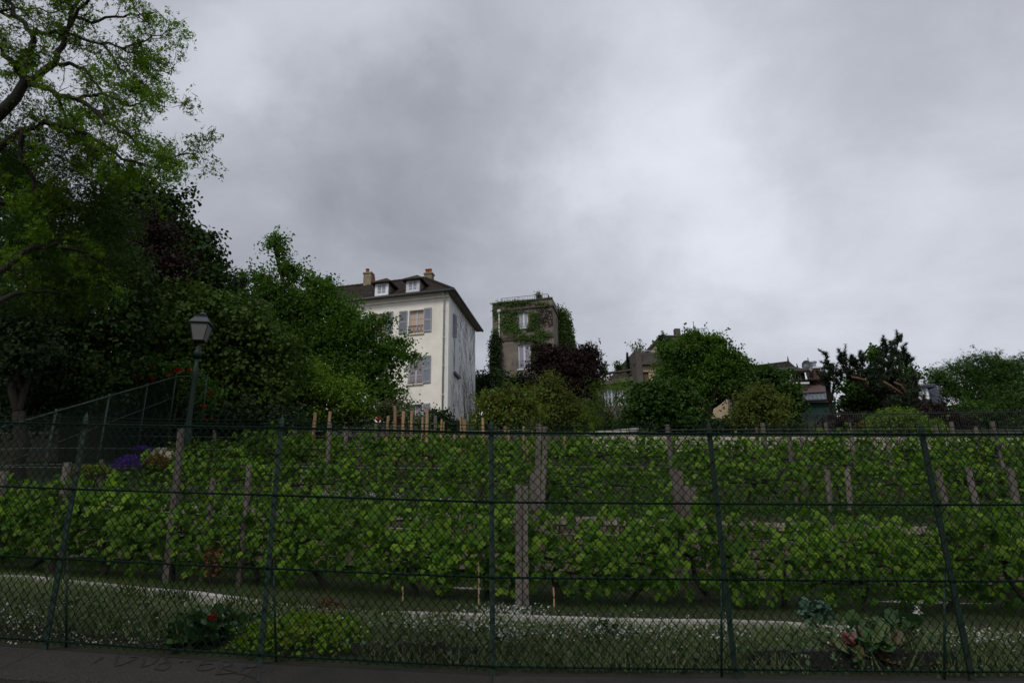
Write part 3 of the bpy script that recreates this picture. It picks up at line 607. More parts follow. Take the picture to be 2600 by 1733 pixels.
# chimneys
for rc, pots in (((926, 694, 945, 726), (933,)), ((1080, 695, 1099, 722), (1084.5, 1092))):
    a0, a1, z0, z1 = FM.rect(*rc); m_ = MB(); FM.box(m_, a0, a1, -.24, .24, rz - 1.2, z1 - .12); FM.box(m_, a0 - .05, a1 + .05, -.29, .29, z1 - .12, z1); ch = m_.build('chimney', MT['chimney'], wh)
    for p_ in pots:
        ac = FM.uv(p_, 690)[0]; m_ = MB(); m_.cone_ring(FM.pt(ac, .0, z1), [(.13, 0), (.11, .28), (.15, .30), (.15, .36), (.1, .37)], 10); m_.build('chimney_pot', MT['terracotta'], ch)
m_ = MB(); a_, z_ = FM.uv(946, 702); m_.cone_ring(FM.pt(a_, -.2, z_ - .4), [(.13, 0), (.12, .3), (.1, .5)], 8); m_.build('chimney_pot', MT['terracotta'], wh)
# bare creeper on the side wall
mb = MB()
for k in range(22):
    a = rng.uniform(3.8, 7.4); z = 9.2; pts = []; a_t = rng.uniform(.5, 7.2); top = ZE - rng.uniform(.3, 7); n = 22
    for i in range(n):
        t = i / (n - 1); pts.append(FS.pt(a + (a_t - a) * t ** 1.6 + .22 * math.sin(7 * t + k) + rng.normal() * .09, .02, z + (top - z) * t))
    mb.tube(pts, [.010 * (1 - .7 * i / n) for i in range(n)], 3, cap=False)
for k in range(170):
    a = rng.uniform(1.2, 7.3); z = rng.uniform(11, ZE - .4); p = [FS.pt(a, .02, z)]
    for _ in range(5): a += rng.normal() * .14; z += rng.uniform(.1, .25); p.append(FS.pt(min(7.5, max(.1, a)), .02, min(z, ZE - .2)))
    mb.tube(p, .006, 3, cap=False)
tag(mb.build('creeper', MT['blackmetal'] if False else MT['bark']), 'bare leafless climbing creeper spreading over the side wall of the white house', 'creeper')

# ------------------------------------------------------------------ ivy tower house
MT['tower'] = mat('grey_brown_tower_render', (.26, .225, .185), .92, .3, 1.8, bump=.6, bscale=22, stain=((.12, .10, .08), 1.1, .55))
MT['towerband'] = mat('dark_cornice_render', (.085, .07, .058), .92, .3, 3, bump=.5)
CT = P(1402, 755, 60.0); ZT = float(CT[2]); CL = P(1250, 770, 61.3); FT = Fac(CT, to=CL); WT = float(np.linalg.norm(CL[:2] - CT[:2]))
tw = thing('tower_house', 'narrow grey brown tower house half covered in ivy with a roof terrace railing', 'house', (CT[0], CT[1], 12))
Wt = [FT.rect(1318, 792, 1340, 832), FT.rect(1315, 873, 1347, 936), FT.rect(1316, 975, 1346, 1020)]
mb = MB(); FT.wall(mb, 0, WT, 11, ZT, Wt, .4); FT.box(mb, 0, .4, -6, -.4, 11, ZT); FT.box(mb, WT - .4, WT, -6, -.4, 11, ZT); FT.box(mb, .4, WT - .4, -6, -.4, ZT - .5, ZT - .3); mb.build('wall', MT['tower'], tw)
window(FT, Wt[0], tw, MT['whiteframe'], g_pale, 2, 1, fw=.09, sill=MT['whiteframe']); window(FT, Wt[1], tw, MT['whiteframe'], g_lilac, 2, 1, fw=.12, sill=MT['whiteframe']); window(FT, Wt[2], tw, MT['whiteframe'], g_lilac, 2, 2)
for z, h_, o in ((ZT - .9, .12, .16), (FT.uv(1330, 862)[1], .35, .08), (ZT - .12, .14, .10)):
    mb = MB(); FT.box(mb, -.05, WT - (.0 if z > ZT - 1 else .75), .002, o, z, z + h_); mb.build('cornice', MT['towerband'], tw)
mb = MB(); FT.box(mb, -.1, 0.0, -6, .1, ZT - .9, ZT - .75); mb.build('cornice', MT['towerband'], tw)
for r, f1 in ((Wt[0], .25), (Wt[1], .3)):
    mb = MB(); railing(FT, mb, r[0] - .15, r[1] + .15, .12, r[2] + .02, r[2] + (r[3] - r[2]) * f1, .13, .012); mb.tube([FT.pt(r[0] - .15, .12, r[2] + .4), FT.pt(r[1] + .15, .12, r[2] + .4)], .012, 4); mb.build('window_guard', MT['greymetal'], tw)
a, zt = FT.uv(1268, 790); a2, zb = FT.uv(1269.5, 955); mb = MB(); mb.tube([FT.pt(a, .14, zt - .3), FT.pt(a2, .14, zb)], .07, 8); mb.cone_ring(FT.pt(a, .16, zt - .32), [(.08, 0), (.2, .2), (.2, .34), (.12, .42)], 8)
for z in np.arange(zb, zt, 1.7): mb.cone_ring(FT.pt((a + a2) / 2, .14, z), [(.09, 0), (.09, .1)], 8)
mb.build('drainpipe', mat('pale_drainpipe', (.55, .54, .52), .5, .15, 6), tw, smooth=True)
a0 = FT.uv(1272, 760, -.7)[0]; a1 = FT.uv(1391, 748, -.7)[0]; mb = MB(); railing(FT, mb, a0, a1, -.7, ZT - .3, ZT + .72, .16, .013)
Fr = Fac(FT.pt(a1, -.7, 0)[:2], to=FT.pt(a1, -6, 0)[:2]); railing(Fr, mb, 0, 5, 0, ZT - .3, ZT + .72, .16, .013); Fr2 = Fac(FT.pt(a0, -.7, 0)[:2], to=FT.pt(a0, -6, 0)[:2]); railing(Fr2, mb, 0, 5, 0, ZT - .3, ZT + .72, .3, .013)
mb.build('roof_railing', MT['blackmetal'], tw)
mb = MB()
for k in range(7): FT.box(mb, a0 - 1.4 - k * .22, a0 - 1.25 - k * .22, -1.2, -1.1, ZT - .3, ZT + .35 + .1 * (k % 2))
FT.box(mb, a0 - 2.9, a0 - 1.1, -1.25, -1.05, ZT + .3, ZT + .36); tag(mb.build('roof_bench', MT['blackmetal']), 'small dark slatted bench on the roof terrace of the tower house', 'bench')
# second, ivy covered volume and its lower terrace
def prism(mb, pl, z0, z1):
    n = len(pl); mb.add([(x, y, z0) for x, y in pl] + [(x, y, z1) for x, y in pl], [(k, (k + 1) % n, n + (k + 1) % n, n + k) for k in range(n)] + [tuple(range(n))[::-1], tuple(range(n, 2 * n))])
zv = float(P(1436, 793, 64)[2]); vA = P(1404, 793, 63.2)[:2]; vB = P(1434, 793, 64)[:2]; vC = P(1448, 880, 70)[:2]; vD = P(1404, 793, 70)[:2]
mb = MB(); prism(mb, [tuple(vA), tuple(vB), tuple(vC), tuple(vD)], 11, zv); mb.build('rear_wing', MT['tower'], tw)
mb = MB(); Fq = Fac(vA, to=vB); railing(Fq, mb, 0, .9, -.6, zv, zv + .9, .2, .02); mb.build('roof_railing', MT['blackmetal'], tw)
zw = float(P(1470, 893, 66)[2]); wA = P(1440, 893, 65)[:2]; wB = P(1489, 893, 66)[:2]; wC = P(1489, 893, 72)[:2]; wD = P(1440, 893, 72)[:2]
mb = MB(); prism(mb, [tuple(wA), tuple(wB), tuple(wC), tuple(wD)], 11, zw); mb.build('terrace_wing', MT['tower'], tw)
mb = MB(); Fw = Fac(wA, to=wB); LW = float(np.linalg.norm(wB - wA)); railing(Fw, mb, .1, LW, -.1, zw, zw + .75, .17, .018); Fw2 = Fac(wB, to=wC); railing(Fw2, mb, 0, 4, 0, zw, zw + .75, .3, .018); mb.build('roof_railing', MT['blackmetal'], tw)
# ivy: clumps set on the walls, its outline given by where it really grows
def ivy(fc, patches, n, out=.12, amp=.12):
    pts = []
    for px, py, rx, ry, wgt in patches:
        k = int(n * wgt); a_ = rng.normal(size=(k, 2)) * .52
        for u_, v_ in a_:
            if u_ * u_ + v_ * v_ > 1.3: continue
            a, z = fc.uv(px + u_ * rx, py + v_ * ry); pts.append(fc.pt(a, abs(rng.normal()) * amp + .03, z))
    return np.array(pts)
iv = ivy(FT, [(1290, 772, 40, 8, 1.0), (1335, 768, 50, 6, .8), (1258, 795, 8, 18, .5), (1290, 815, 32, 25, 2.0), (1305, 835, 34, 18, 1.5), (1355, 810, 22, 22, 1.3), (1352, 832, 26, 10, .8), (1335, 858, 34, 9, 1.2), (1370, 880, 24, 24, 2.2), (1356, 905, 12, 22, 1.2), (1300, 792, 40, 7, .8), (1382, 775, 20, 6, .3), (1378, 850, 24, 12, .9), (1262, 850, 5, 14, .3)], 220)
iv = iv[~((np.abs((iv[:, :2] - FT.O) @ FT.d - (Wt[0][0] + Wt[0][1]) / 2) < .55) & (np.abs(iv[:, 2] - (Wt[0][2] + Wt[0][3]) / 2) < .85))]
iv = iv[~((np.abs((iv[:, :2] - FT.O) @ FT.d - (Wt[1][0] + Wt[1][1]) / 2) < .68) & (np.abs(iv[:, 2] - (Wt[1][2] + Wt[1][3]) / 2) < 1.25))]
me_pts = clumps(iv, .16, 2, 1); tag(leaf_obj('ivy', me_pts, .15, 'diamond', 'ivy', outward=np.array([*FT.n, .2]) * 1.2, up=.1), 'patchy green ivy climbing over the front of the tower house', 'ivy')
vv = []
for A, B in ((vA, vB), (vB, vC)):
    k = 1500; t = rng.random(k); z = zv + .35 - (zv - 17) * rng.random(k); nn = np.array([B[1] - A[1], A[0] - B[0]]); nn /= np.linalg.norm(nn)
    if nn @ (-A) < 0 and A is vA: nn = -nn
    bul = .12 + .5 * np.clip((zv - z) / 6, 0, 1) * (.5 + .5 * np.sin(z * 1.7)); q = A[None] + (B - A)[None] * t[:, None] + nn[None] * (bul + .15 * np.abs(rng.normal(size=k)))[:, None]; vv.append(np.column_stack([q, z]))
vv = clumps(np.concatenate(vv), .28, 3, 1); tag(leaf_obj('ivy', vv, .2, 'diamond', 'ivy', up=.2), 'thick bright ivy cloaking the rear wing right of the tower house', 'ivy')
LC = px_lobes([(1256, 905, 9, 50), (1258, 870, 7, 30), (1262, 960, 16, 28), (1250, 975, 18, 22)], 60.8); lc = clumps(lobe_points(LC, 26, .3), .4, 12, 1); tag(leaf_obj('ivy', lc, .2, 'diamond', 'ivydark', up=.2), 'column of dark ivy hanging down the left corner of the tower house', 'ivy')
# bare stems on the tower
mb = MB()
for k in range(120):
    px = rng.uniform(1368, 1404); py = rng.uniform(790, 832); a, z = FT.uv(px, py); p = [FT.pt(a, .03, z)]
    for _ in range(5): a += rng.normal() * .16; z += rng.uniform(-.1, .25); p.append(FT.pt(max(.03, a), .03, z))
    mb.tube(p, .012, 3, cap=False)
tag(mb.build('creeper', MT['bark']), 'tangle of bare brown stems at the upper right of the tower front', 'creeper')

# ------------------------------------------------------------------ balustrade building and beige terrace building
MT['greyrender'] = mat('dark_grey_render', (.13, .115, .10), .92, .3, 2, bump=.5, stain=((.07, .062, .05), 1.3, .55))
MT['beige'] = mat('beige_render', (.56, .44, .29), .9, .15, 2, bump=.3, stain=((.33, .25, .16), 1.5, .6))
MT['brownwood'] = mat('brown_plank_door', (.17, .11, .07), .8, .3, 4, streak=True)
bq0 = P(1614, 936, 51); bq1 = P(1508, 948, 52.5); FB = Fac(bq0, to=bq1); zb_ = float(bq0[2])
bb = thing('balustrade_building', 'low grey house with a lattice balustrade along its flat roof, behind the trees', 'building', (bq0[0], bq0[1], 12))
LB = float(np.linalg.norm(bq1[:2] - bq0[:2])) + 2.5
wb = [FB.rect(1533, 984, 1561, 1030), FB.rect(1566, 983, 1589, 1028)]; zband = FB.uv(1560, 965)[1]
mb = MB(); FB.wall(mb, 0, LB, 11, zband - .3, wb, .4); FB.box(mb, 0, LB, -6, -5.6, 11, zband); FB.box(mb, 0.01, LB - .01, -5.5, -.41, zband - .35, zband - .31); mb.build('wall', MT['greyrender'], bb)
for r in wb: window(FB, r, bb, MT['whiteframe'], g_blue, 3, 2, fw=.07)
mb = MB(); FB.box(mb, -.05, LB, -.4, .3, zband - .3, zband); mb.build('cornice', MT['greyrender'], bb)
ztop = FB.uv(1560, 942)[1]
bal = MB(); FB.box(bal, 0, LB, -.12, .06, ztop - .14, ztop); FB.box(bal, 0, LB, -.1, .04, zband + .001, zband + .08)
n = int(LB / .42); hh = (ztop - .14 - zband - .08) / 2
for j in range(2):
    for i in range(n):
        a = i * .42 + (.21 if j else 0); zc = zband + .08 + hh * (j + .5)
        pts = [FB.pt(a + .2 * math.cos(q), -.03, zc + hh * .45 * math.sin(q)) for q in np.linspace(0, 2 * math.pi, 9)]; bal.tube(pts, .03, 4, cap=False)
bal.build('balustrade', MT['towerband'], bb)
tq0 = P(1610, 895, 50); tq1 = P(1900, 884, 51); FE = Fac(tq0, to=tq1); zp = FE.uv(1640, 895)[1]; zc_ = FE.uv(1640, 928)[1]
tb = thing('beige_terrace_building', 'beige house with dark parapet and flat roofed upper storey behind the tall green tree', 'building', (tq0[0], tq0[1], 12))
we = [FE.rect(1629, 942, 1648, 985), FE.rect(1662, 940, 1684, 985), FE.rect(1812, 1075, 1828, 1110), FE.rect(1730, 940, 1750, 985)]; LE = FE.uv(1868, 1000)[0]
mb = MB(); FE.wall(mb, 0.3, LE, 9, zc_, we, .4); FE.box(mb, LE - .4, LE, -8, -.4, 9, zc_); mb.build('wall', MT['beige'], tb)
mb = MB(); FE.box(mb, 0, LE, -.5, .35, zc_, zc_ + .16); FE.box(mb, 0, .45, -8, .36, 11, zp + .12); FE.box(mb, .46, LE, -.3, .05, zc_ + .17, zp); mb.build('parapet', MT['greyrender'], tb)
mb = MB(); FE.box(mb, .5, LE, .002, .06, zc_ - .5, zc_ - .38); mb.build('moulding', MT['beige'], tb)
mb = MB(); FE.box(mb, we[0][0], we[0][1], -.2, -.1, we[0][2], we[0][3]); mb.build('door', MT['brownwood'], tb)
shutter(FE, (we[1][0], (we[1][0] + we[1][1]) / 2 - .01, we[1][2], we[1][3]), tb, MT['shutter'], -.1, 12); shutter(FE, ((we[1][0] + we[1][1]) / 2 + .01, we[1][1], we[1][2], we[1][3]), tb, MT['shutter'], -.1, 12)
window(FE, we[2], tb, MT['shutter'], g_pale, 2, 2); window(FE, we[3], tb, MT['whiteframe'], g_pale, 2, 2)
mb = MB(); mb.tube([FE.pt(.5, -.1, zp + .18), FE.pt(3.2, -.1, zp + .18)], .03, 5)
for a in np.arange(.5, 3.2, .9): mb.tube([FE.pt(a, -.1, zp), FE.pt(a, -.1, zp + .18)], .02, 4)
mb.build('roof_railing', flat('pale_rail', (.5, .52, .55), .4), tb)
uA = FE.uv(1676, 870, -1.2)[0]; uB = FE.uv(1812, 870, -1.2)[0]; zu = FE.uv(1700, 853, -1.2)[1]
mb = MB(); FE.box(mb, uA, uB, -7, -1.2, zp - .6, zu - .35); mb.build('upper_storey', MT['beige'], tb)
mb = MB(); FE.box(mb, uA - .1, uB + .35, -7.2, -1.0, zu - .35, zu - .1); FE.box(mb, uA, uB + .3, -7.1, -.95, zu - .099, zu); mb.build('roof_slab', MT['greyrender'], tb)
uC = FE.uv(1716, 860, -2)[0]; m_ = MB(); FE.box(m_, uC, uC + .45, -2.4, -2, zu, zu + .95); m_.build('chimney', MT['greyrender'], tb)
for px, py, hh_ in ((1681, 836, .9), (1836, 861, .7)):
    a, z = FE.uv(px, py, -1.6); m_ = MB(); m_.cone_ring(FE.pt(a, -1.6, z - 1.2), [(.075, 0), (.07, 1.0), (.13, 1.02), (.13, 1.06), (.03, 1.14)], 8); m_.build('flue', flat('pale_flue', (.5, .48, .46), .4, .5, .3), tb)
# lattice screen at the right end
a0 = FE.uv(1818, 872, -1.5)[0]; a1 = FE.uv(1832, 872, -1.5)[0]; zq = FE.uv(1825, 862, -1.5)[1]; m_ = MB(); railing(FE, m_, a0, a1, -1.5, zq - .9, zq, .12, .012, True); m_.build('lattice_screen', MT['blackmetal'], tb)
# aerials
def aerial(px, py, Y, hgt, label, w2=.9, fac_=FE):
    p = P(px, py, Y); m_ = MB(); m_.tube([p + [0, 0, -hgt], p], .03, 5); m_.tube([p + [-w2, 0, -hgt * .44], p + [w2 * 1.3, .1, -hgt * .42]], .018, 4)
    for k in range(5): x = -w2 + k * w2 * .35; m_.tube([p + [x, -.15, -hgt * .44 - .1], p + [x, .15, -hgt * .44 + .1]], .012, 4)
    m_.tube([p + [-.2, 0, -hgt * .75], p + [.35, 0, -hgt * .75]], .014, 4); tag(m_.build('aerial', MT['greymetal']), label, 'aerial')
aerial(1760, 815, 52, 1.5, 'tall thin television aerial on the flat roof of the beige house')

# ------------------------------------------------------------------ chalet with half timbering
cq0 = P(2128, 975, 42); cq1 = P(2012, 985, 41); FC = Fac(cq1, to=cq0)
ch = thing('chalet_house', 'chalet style house with brown tiled roofs, half timbered gable and dark green wall', 'house', (cq1[0], cq1[1], 9))
MT['mauve'] = mat('mauve_roof_sheet', (.115, .072, .068), .7, .15, 1.5); MT['zincroof'] = mat('blue_grey_zinc_roof', (.13, .145, .175), .45, .2, 1.5, spec=.5); MT['greenwall'] = mat('dark_green_cladding', (.018, .05, .045), .7, .2, 3, streak=True)
def quad(mb, pts, th=.12, mi=0):
    a = [np.array(p, float) for p in pts]; nn = np.cross(a[1] - a[0], a[3] - a[0]); nn /= np.linalg.norm(nn); nn = nn if nn[2] > 0 else -nn; mb.hexa([p - nn * th for p in a] + a, mi)
# main roof: front slope
r0, r1 = P(1890, 930, 45), P(2002, 916, 45.5); e1, e0 = P(2022, 934, 43), P(1885, 945, 43)
mb = MB(); courses(mb, tuple(e0), tuple(e1), tuple(r1), tuple(r0), 8, .04, 24); mb.add([tuple(e1), tuple(P(2026, 936, 48)), tuple(r1)], [(0, 1, 2)]); mb.add([tuple(r0), tuple(r1), tuple(P(2026, 936, 48)), tuple(P(1885, 945, 48))], [(0, 1, 2, 3)]); cr_ = mb.build('roof', MT['rooftile'], ch)
mb = MB(); mb.tube([P(2000, 904, 45.5), P(2001, 917, 45.5)], [.02, .07], 6); mb.build('finial', MT['zinc'], cr_)
mb = MB(); mb.tube([e0, e1], .09, 6); mb.build('gutter', MT['zinc'], ch)
# lower small roof over the half timbered bay
q = [P(2010, 941.5, 41.2), P(2058, 939, 41.2), P(2030, 933, 43.2), P(2010, 932, 43.2)]; mb = MB(); quad(mb, q, .14); mb.build('roof', MT['rooftile'], ch)
bayA, bayB = P(2012, 945, 41.8), P(2042, 944, 41.8); Fb = Fac(bayA, to=bayB); Lb = float(np.linalg.norm((bayB - bayA)[:2])); zb0 = Fb.uv(2030, 966)[1]; zb1 = Fb.uv(2030, 944)[1]
mb = MB(); Fb.box(mb, 0, Lb, -2, -.02, zb0, zb1 + .1); mb.build('bay_wall', MT['whitewall'], ch)
mb = MB()
for t in (0, .27, .54, .8, 1): Fb.box(mb, t * (Lb - .1), t * (Lb - .1) + .1, -.02, .03, zb0, zb1)
Fb.box(mb, 0, Lb, -.02, .035, zb0 - .12, zb0); mb.build('timber_frame', MT['bark'], ch); mb = MB(); Fb.box(mb, -.1, Lb + .15, -.1, .15, zb0 - .24, zb0 - .13); mb.build('sill', MT['whiteframe'], ch)
mb = MB(); q = [P(2052, 962, 42), P(2110, 962, 42.3), P(2098, 945, 45), P(2046, 945, 45)]; quad(mb, q, .1); mb.build('roof', MT['rooftile'], ch)
mb = MB(); Fx = Fac(P(1890, 960, 43.6), to=P(2100, 955, 43.6)); Lx = float(np.linalg.norm((P(2100, 955, 43.6) - P(1890, 960, 43.6))[:2])); Fx.box(mb, 0, Lx, -4, 0, 9, Fx.uv(2030, 962)[1]); Fx.box(mb, 0, Lx * .56, -3, -.1, Fx.uv(2030, 962)[1], Fx.uv(1950, 938)[1]); mb.build('wall', MT['tower'], ch)
# zinc lean-to roof and the mauve panel lying on it
zt0, zt1, ze1, ze0 = P(1990, 972, 43), P(2095, 972, 43), P(2122, 1013, 40.2), P(1990, 1018, 40.2)
mb = MB(); quad(mb, [ze0, ze1, zt1, zt0], .1); zr2 = mb.build('lean_to_roof', MT['zincroof'], ch)
for k in range(13):
    t = k / 12; mb = MB(); mb.tube([ze0 + (ze1 - ze0) * t + [0, 0, .02], zt0 + (zt1 - zt0) * t + [0, 0, .02]], .03, 4); mb.build('standing_seam', MT['zincroof'], zr2)
mb = MB(); o = np.array([0, -.05, .06]); quad(mb, [ze0 + (zt0 - ze0) * .32 + o, ze0 + (ze1 - ze0) * .83 + (zt0 - ze0) * .36 + o, zt0 + (zt1 - zt0) * .86 + o, zt0 + o], .05); mb.build('roof_sheet', MT['mauve'], ch)
mb = MB(); mb.tube([zt0 + o, zt0 + (zt1 - zt0) * .86 + o], .12, 6); mb.build('ridge_roll', MT['mauve'], ch)
mb = MB(); mb.tube([ze0, ze1], .06, 6); mb.build('gutter', MT['zinc'], ch)
Fg = Fac(P(1990, 1020, 40.5), to=P(2120, 1018, 40.5)); Lg = float(np.linalg.norm((P(2120, 1018, 40.5) - P(1990, 1020, 40.5))[:2])); zg = Fg.uv(2060, 1021)[1]
for k in range(5):
    mb = MB(); Fg.box(mb, Lg * k / 5 + .01, Lg * (k + 1) / 5 - .01, -2, 0, 8.5, zg); mb.build('green_panel', MT['greenwall'], ch)
cm = P(2072, 930, 42.5); mb = MB(); mb.box((cm[0] - .25, cm[1], cm[2] - 1.7), (cm[0] + .25, cm[1] + .7, cm[2] - .12)); 
MT['brick'] = mat('red_brick', (.15, .07, .052), .9, .3, 12); chm = mb.build('chimney', MT['mortar'], ch)
bm_ = MB(); bm_.box((-.115, -.03, -.035), (.115, .02, .035)); bme = bm_.mesh('brick')
for j in range(17):
    for i in range(4):
        x = cm[0] - .25 + .10 + i * .24 - (.12 if j % 2 and False else 0) + (.0 if j % 2 else -.0) + (.06 if j % 2 else -.05)
        if x > cm[0] + .19: continue
        o = link('brick', bme, chm, MT['brick']); o.location = V(np.array([x, cm[1] - .005, cm[2] - 1.62 + j * .086]) - rootloc(chm))
mb = MB(); mb.box((cm[0] - .3, cm[1] - .08, cm[2] - .12), (cm[0] + .3, cm[1] + .78, cm[2] - .02)); mb.build('chimney_cap', MT['whiteframe'], chm)
mb = MB(); mb.cone_ring((cm[0], cm[1] + .3, cm[2]), [(.16, 0), (.15, .32), (.24, .33), (.2, .42), (.02, .45)], 10); mb.build('cowl', flat('steel_cowl', (.4, .4, .42), .3, .5, .8), chm)
# satellite dish and aerial
dc = P(2049, 930, 42.2); mb = MB(); rr = .42
vs = [tuple(dc)] + [tuple(dc + np.array([k * rr * math.cos(a) * .85, -.12 * k * k + .1, k * rr * math.sin(a)])) for k in (.5, 1) for a in np.linspace(0, 2 * math.pi, 13)[:12]]
mb.add(vs, [(0, 1 + i, 1 + (i + 1) % 12) for i in range(12)] + [(1 + i, 13 + i, 13 + (i + 1) % 12, 1 + (i + 1) % 12) for i in range(12)]); mb.tube([dc + [0, .02, -.1], dc + [0, .25, -1.2]], .03, 5); mb.tube([dc + [0, 0, -.35], dc + [0, -.4, -.1]], .015, 4)
tag(mb.build('satellite_dish', MT['greymetal']), 'grey satellite dish beside the brick chimney of the chalet', 'satellite dish')
aerial(2051, 908, 42.4, 1.0, 'small spiky aerial above the satellite dish by the brick chimney', .25)
# slate roofed house at the right
sl = thing('slate_roof_house', 'house with a steep dark slate roof and white dormer seen between the pines', 'house', tuple(P(2360, 1080, 46)))
MT['slate'] = mat('dark_slate', (.045, .052, .07), .6, .25, 6, bump=.4, bscale=30)
s0, s1, s2, s3 = P(2300, 1034, 44), P(2403, 1029, 44), P(2374, 974, 46.5), P(2300, 978, 46.5)
mb = MB(); courses(mb, tuple(s0), tuple(s1), tuple(s2), tuple(s3), 18, .025, 20); mb.add([tuple(s1), tuple(P(2398, 1029, 49.5)), tuple(s2)], [(0, 1, 2)]); mb.add([tuple(s3), tuple(s2), tuple(P(2398, 1029, 49.5)), tuple(P(2300, 1034, 49.5))], [(0, 1, 2, 3)]); sr = mb.build('roof', MT['slate'], sl)
mb = MB(); mb.tube([s0, s1], .07, 6); mb.build('gutter', MT['whiteframe'], sl)
Fz = Fac(s0 + [0, .3, 0], to=s1 + [0, .3, 0]); mb = MB(); Fz.box(mb, .1, float(np.linalg.norm((s1 - s0)[:2])) - .3, -5, 0, 8.5, float(s1[2]) - .1); mb.build('wall', MT['whitewall'], sl)
Fv = Fac(P(2330, 1010, 44.8), to=P(2360, 1009, 44.8)); r = Fv.rect(2338, 988, 2353, 1016); mb = MB(); Fv.wall(mb, r[0] - .15, r[1] + .15, r[2] - .2, r[3] + .1, [r], .1); Fv.box(mb, r[0] - .14, r[1] + .14, -2, -.1, r[2], r[3] + .08); mb.build('dormer', MT['whiteframe'], sl)
window(Fv, r, sl, MT['whiteframe'], g_pale, 2, 2, rec=-.08); mb = MB(); Fv.box(mb, r[0] - .6, r[1] + .6, -2.2, .25, r[3] + .1, r[3] + .2); mb.build('dormer_roof', MT['slate'], sl)

# ------------------------------------------------------------------ kerbs and stone walls of the terraces
def block(mb, x0, x1, y0, y1, z0, z1, j=.01, zt=0):
    r = lambda: random.uniform(-j, j)
    mb.hexa([(x0 + r(), y0 + r(), z0), (x1 + r(), y0 + r(), z0), (x1 + r(), y1, z0), (x0 + r(), y1, z0), (x0 + r(), y0 + j + r(), z1 + r()), (x1 + r(), y0 + j + r(), z1 + zt + r()), (x1 + r(), y1, z1 + zt + r()), (x0 + r(), y1, z1 + r())])
def kerb(label, pts, hgt, wid, L, mt):
    """pts: (x,y,ztop) polyline"""
    t = thing('stone_kerb', label, 'kerb', (pts[0][0], pts[0][1], pts[0][2] - hgt)); xs_ = [p[0] for p in pts]; x = xs_[0]
    while x < xs_[-1]:
        l = L * random.uniform(.85, 1.15); x1 = min(x + l, xs_[-1]); mb = MB(); g = .008
        f = lambda q: (np.interp(q, xs_, [p[1] for p in pts]), np.interp(q, xs_, [p[2] for p in pts]))
        (ya, za), (yb, zb2) = f(x), f(x1); mb.hexa([(x + g, ya, za - hgt), (x1 - g, yb, zb2 - hgt), (x1 - g, yb + wid, zb2 - hgt), (x + g, ya + wid, za - hgt), (x + g, ya + .015, za - .006), (x1 - g, yb + .015, zb2 + random.uniform(-.004, .004)), (x1 - g, yb + wid, zb2 + .01), (x + g, ya + wid, za + .01)])
        mb.build('kerb_stone', MT[mt], t); x = x1
    return t
K1 = [(-80, 1458), (120, 1466), (200, 1478), (330, 1492), (480, 1503), (560, 1513), (700, 1532), (900, 1551), (1300, 1563), (1600, 1574), (1950, 1577), (2080, 1588), (2300, 1602), (2700, 1612)]
kp = [P(x, y, 8.15) for x, y in K1]; kerb('pale limestone kerb curving across the lawn just behind the white flowering border', kp, .115, .17, .62, 'kerb')
K2 = [(480, 1478), (800, 1487), (1060, 1490), (1250, 1494), (1400, 1503), (1640, 1511), (2000, 1519), (2250, 1526), (2700, 1535)]
kp = [P(x, y, 10.2) for x, y in K2]; kerb('thin pale kerb at the foot of the front grapevine row, farther back in the lawn', kp, .12, .18, .7, 'kerb')
K3 = [(1055, 1466), (1130, 1468), (1200, 1474), (1500, 1478)]
kp = [P(x, y, 11.4) for x, y in K3]; kerb('short low kerb just below the rubble terrace wall near the middle', kp, .07, .1, .5, 'stone')
# garden edging just inside the fence
ed = thing('garden_edging', 'low grey stone edging holding the flower border right behind the mesh fence', 'edging', (0, 5.08, .95)); x = -1.15
while x < 2.6:
    if -.3 < x < 1.55: x = 1.55
    l = random.uniform(.22, .42); y, z = fence_base(x + l / 2); mb = MB(); block(mb, x + .006, x + l - .006, y + .30, y + .40, z - .12, z + .10 + random.uniform(-.012, .012), .006); mb.build('edging_stone', MT['concrete'], ed); x += l
def rubble(label, name, xa, xb, yf, top, courses_, ch, lmin, lmax, mt, depth=.16, capmt=None, back=None, maxn=300):
    t = thing(name, label, 'wall', ((xa + xb) / 2, yf, top((xa + xb) / 2) - courses_ * ch)); n = 0; total = courses_ * ch
    mb = MB(); k = 14; P_ = [(xa + (xb - xa) * i / k) for i in range(k + 1)]
    for i in range(k):
        a, b = P_[i], P_[i + 1]; ta, tb_ = top(a) - .03, top(b) - .03; bt = back if back else total + .1
        mb.hexa([(a, yf + .05, ta - bt), (b, yf + .05, tb_ - bt), (b, yf + depth + .1, tb_ - bt), (a, yf + depth + .1, ta - bt), (a, yf + .05, ta), (b, yf + .05, tb_), (b, yf + depth + .1, tb_), (a, yf + depth + .1, ta)])
    mb.build('mortar', MT['mortar'], t)
    rest = MB()
    for c in range(courses_):
        x = xa + random.uniform(0, .1)
        while x < xb:
            l = random.uniform(lmin, lmax); x1 = min(x + l, xb); zt = top((x + x1) / 2) - c * ch; h_ = ch * random.uniform(.84, .97); pr = random.uniform(-.02, .03)
            if n < maxn: mb = MB(); block(mb, x + .008, x1 - .008, yf - pr, yf + depth, zt - h_, zt, .012); mb.build('stone', MT[capmt if (capmt and c == 0) else mt], t); n += 1
            else: block(rest, x + .008, x1 - .008, yf - pr, yf + depth, zt - h_, zt, .012)
            x = x1
    if rest.v: tag(rest.build('stone', MT[mt], t), kind='stuff')
    return t
rubble('rough brown rubble terrace wall half hidden behind the leaves of the front vines', 'terrace_wall', -8.5, 9.5, 11.78, lambda x: 2.42 - .045 * x * 1.0, 6, .15, .18, .42, 'stone', capmt='capstone', back=1.1)
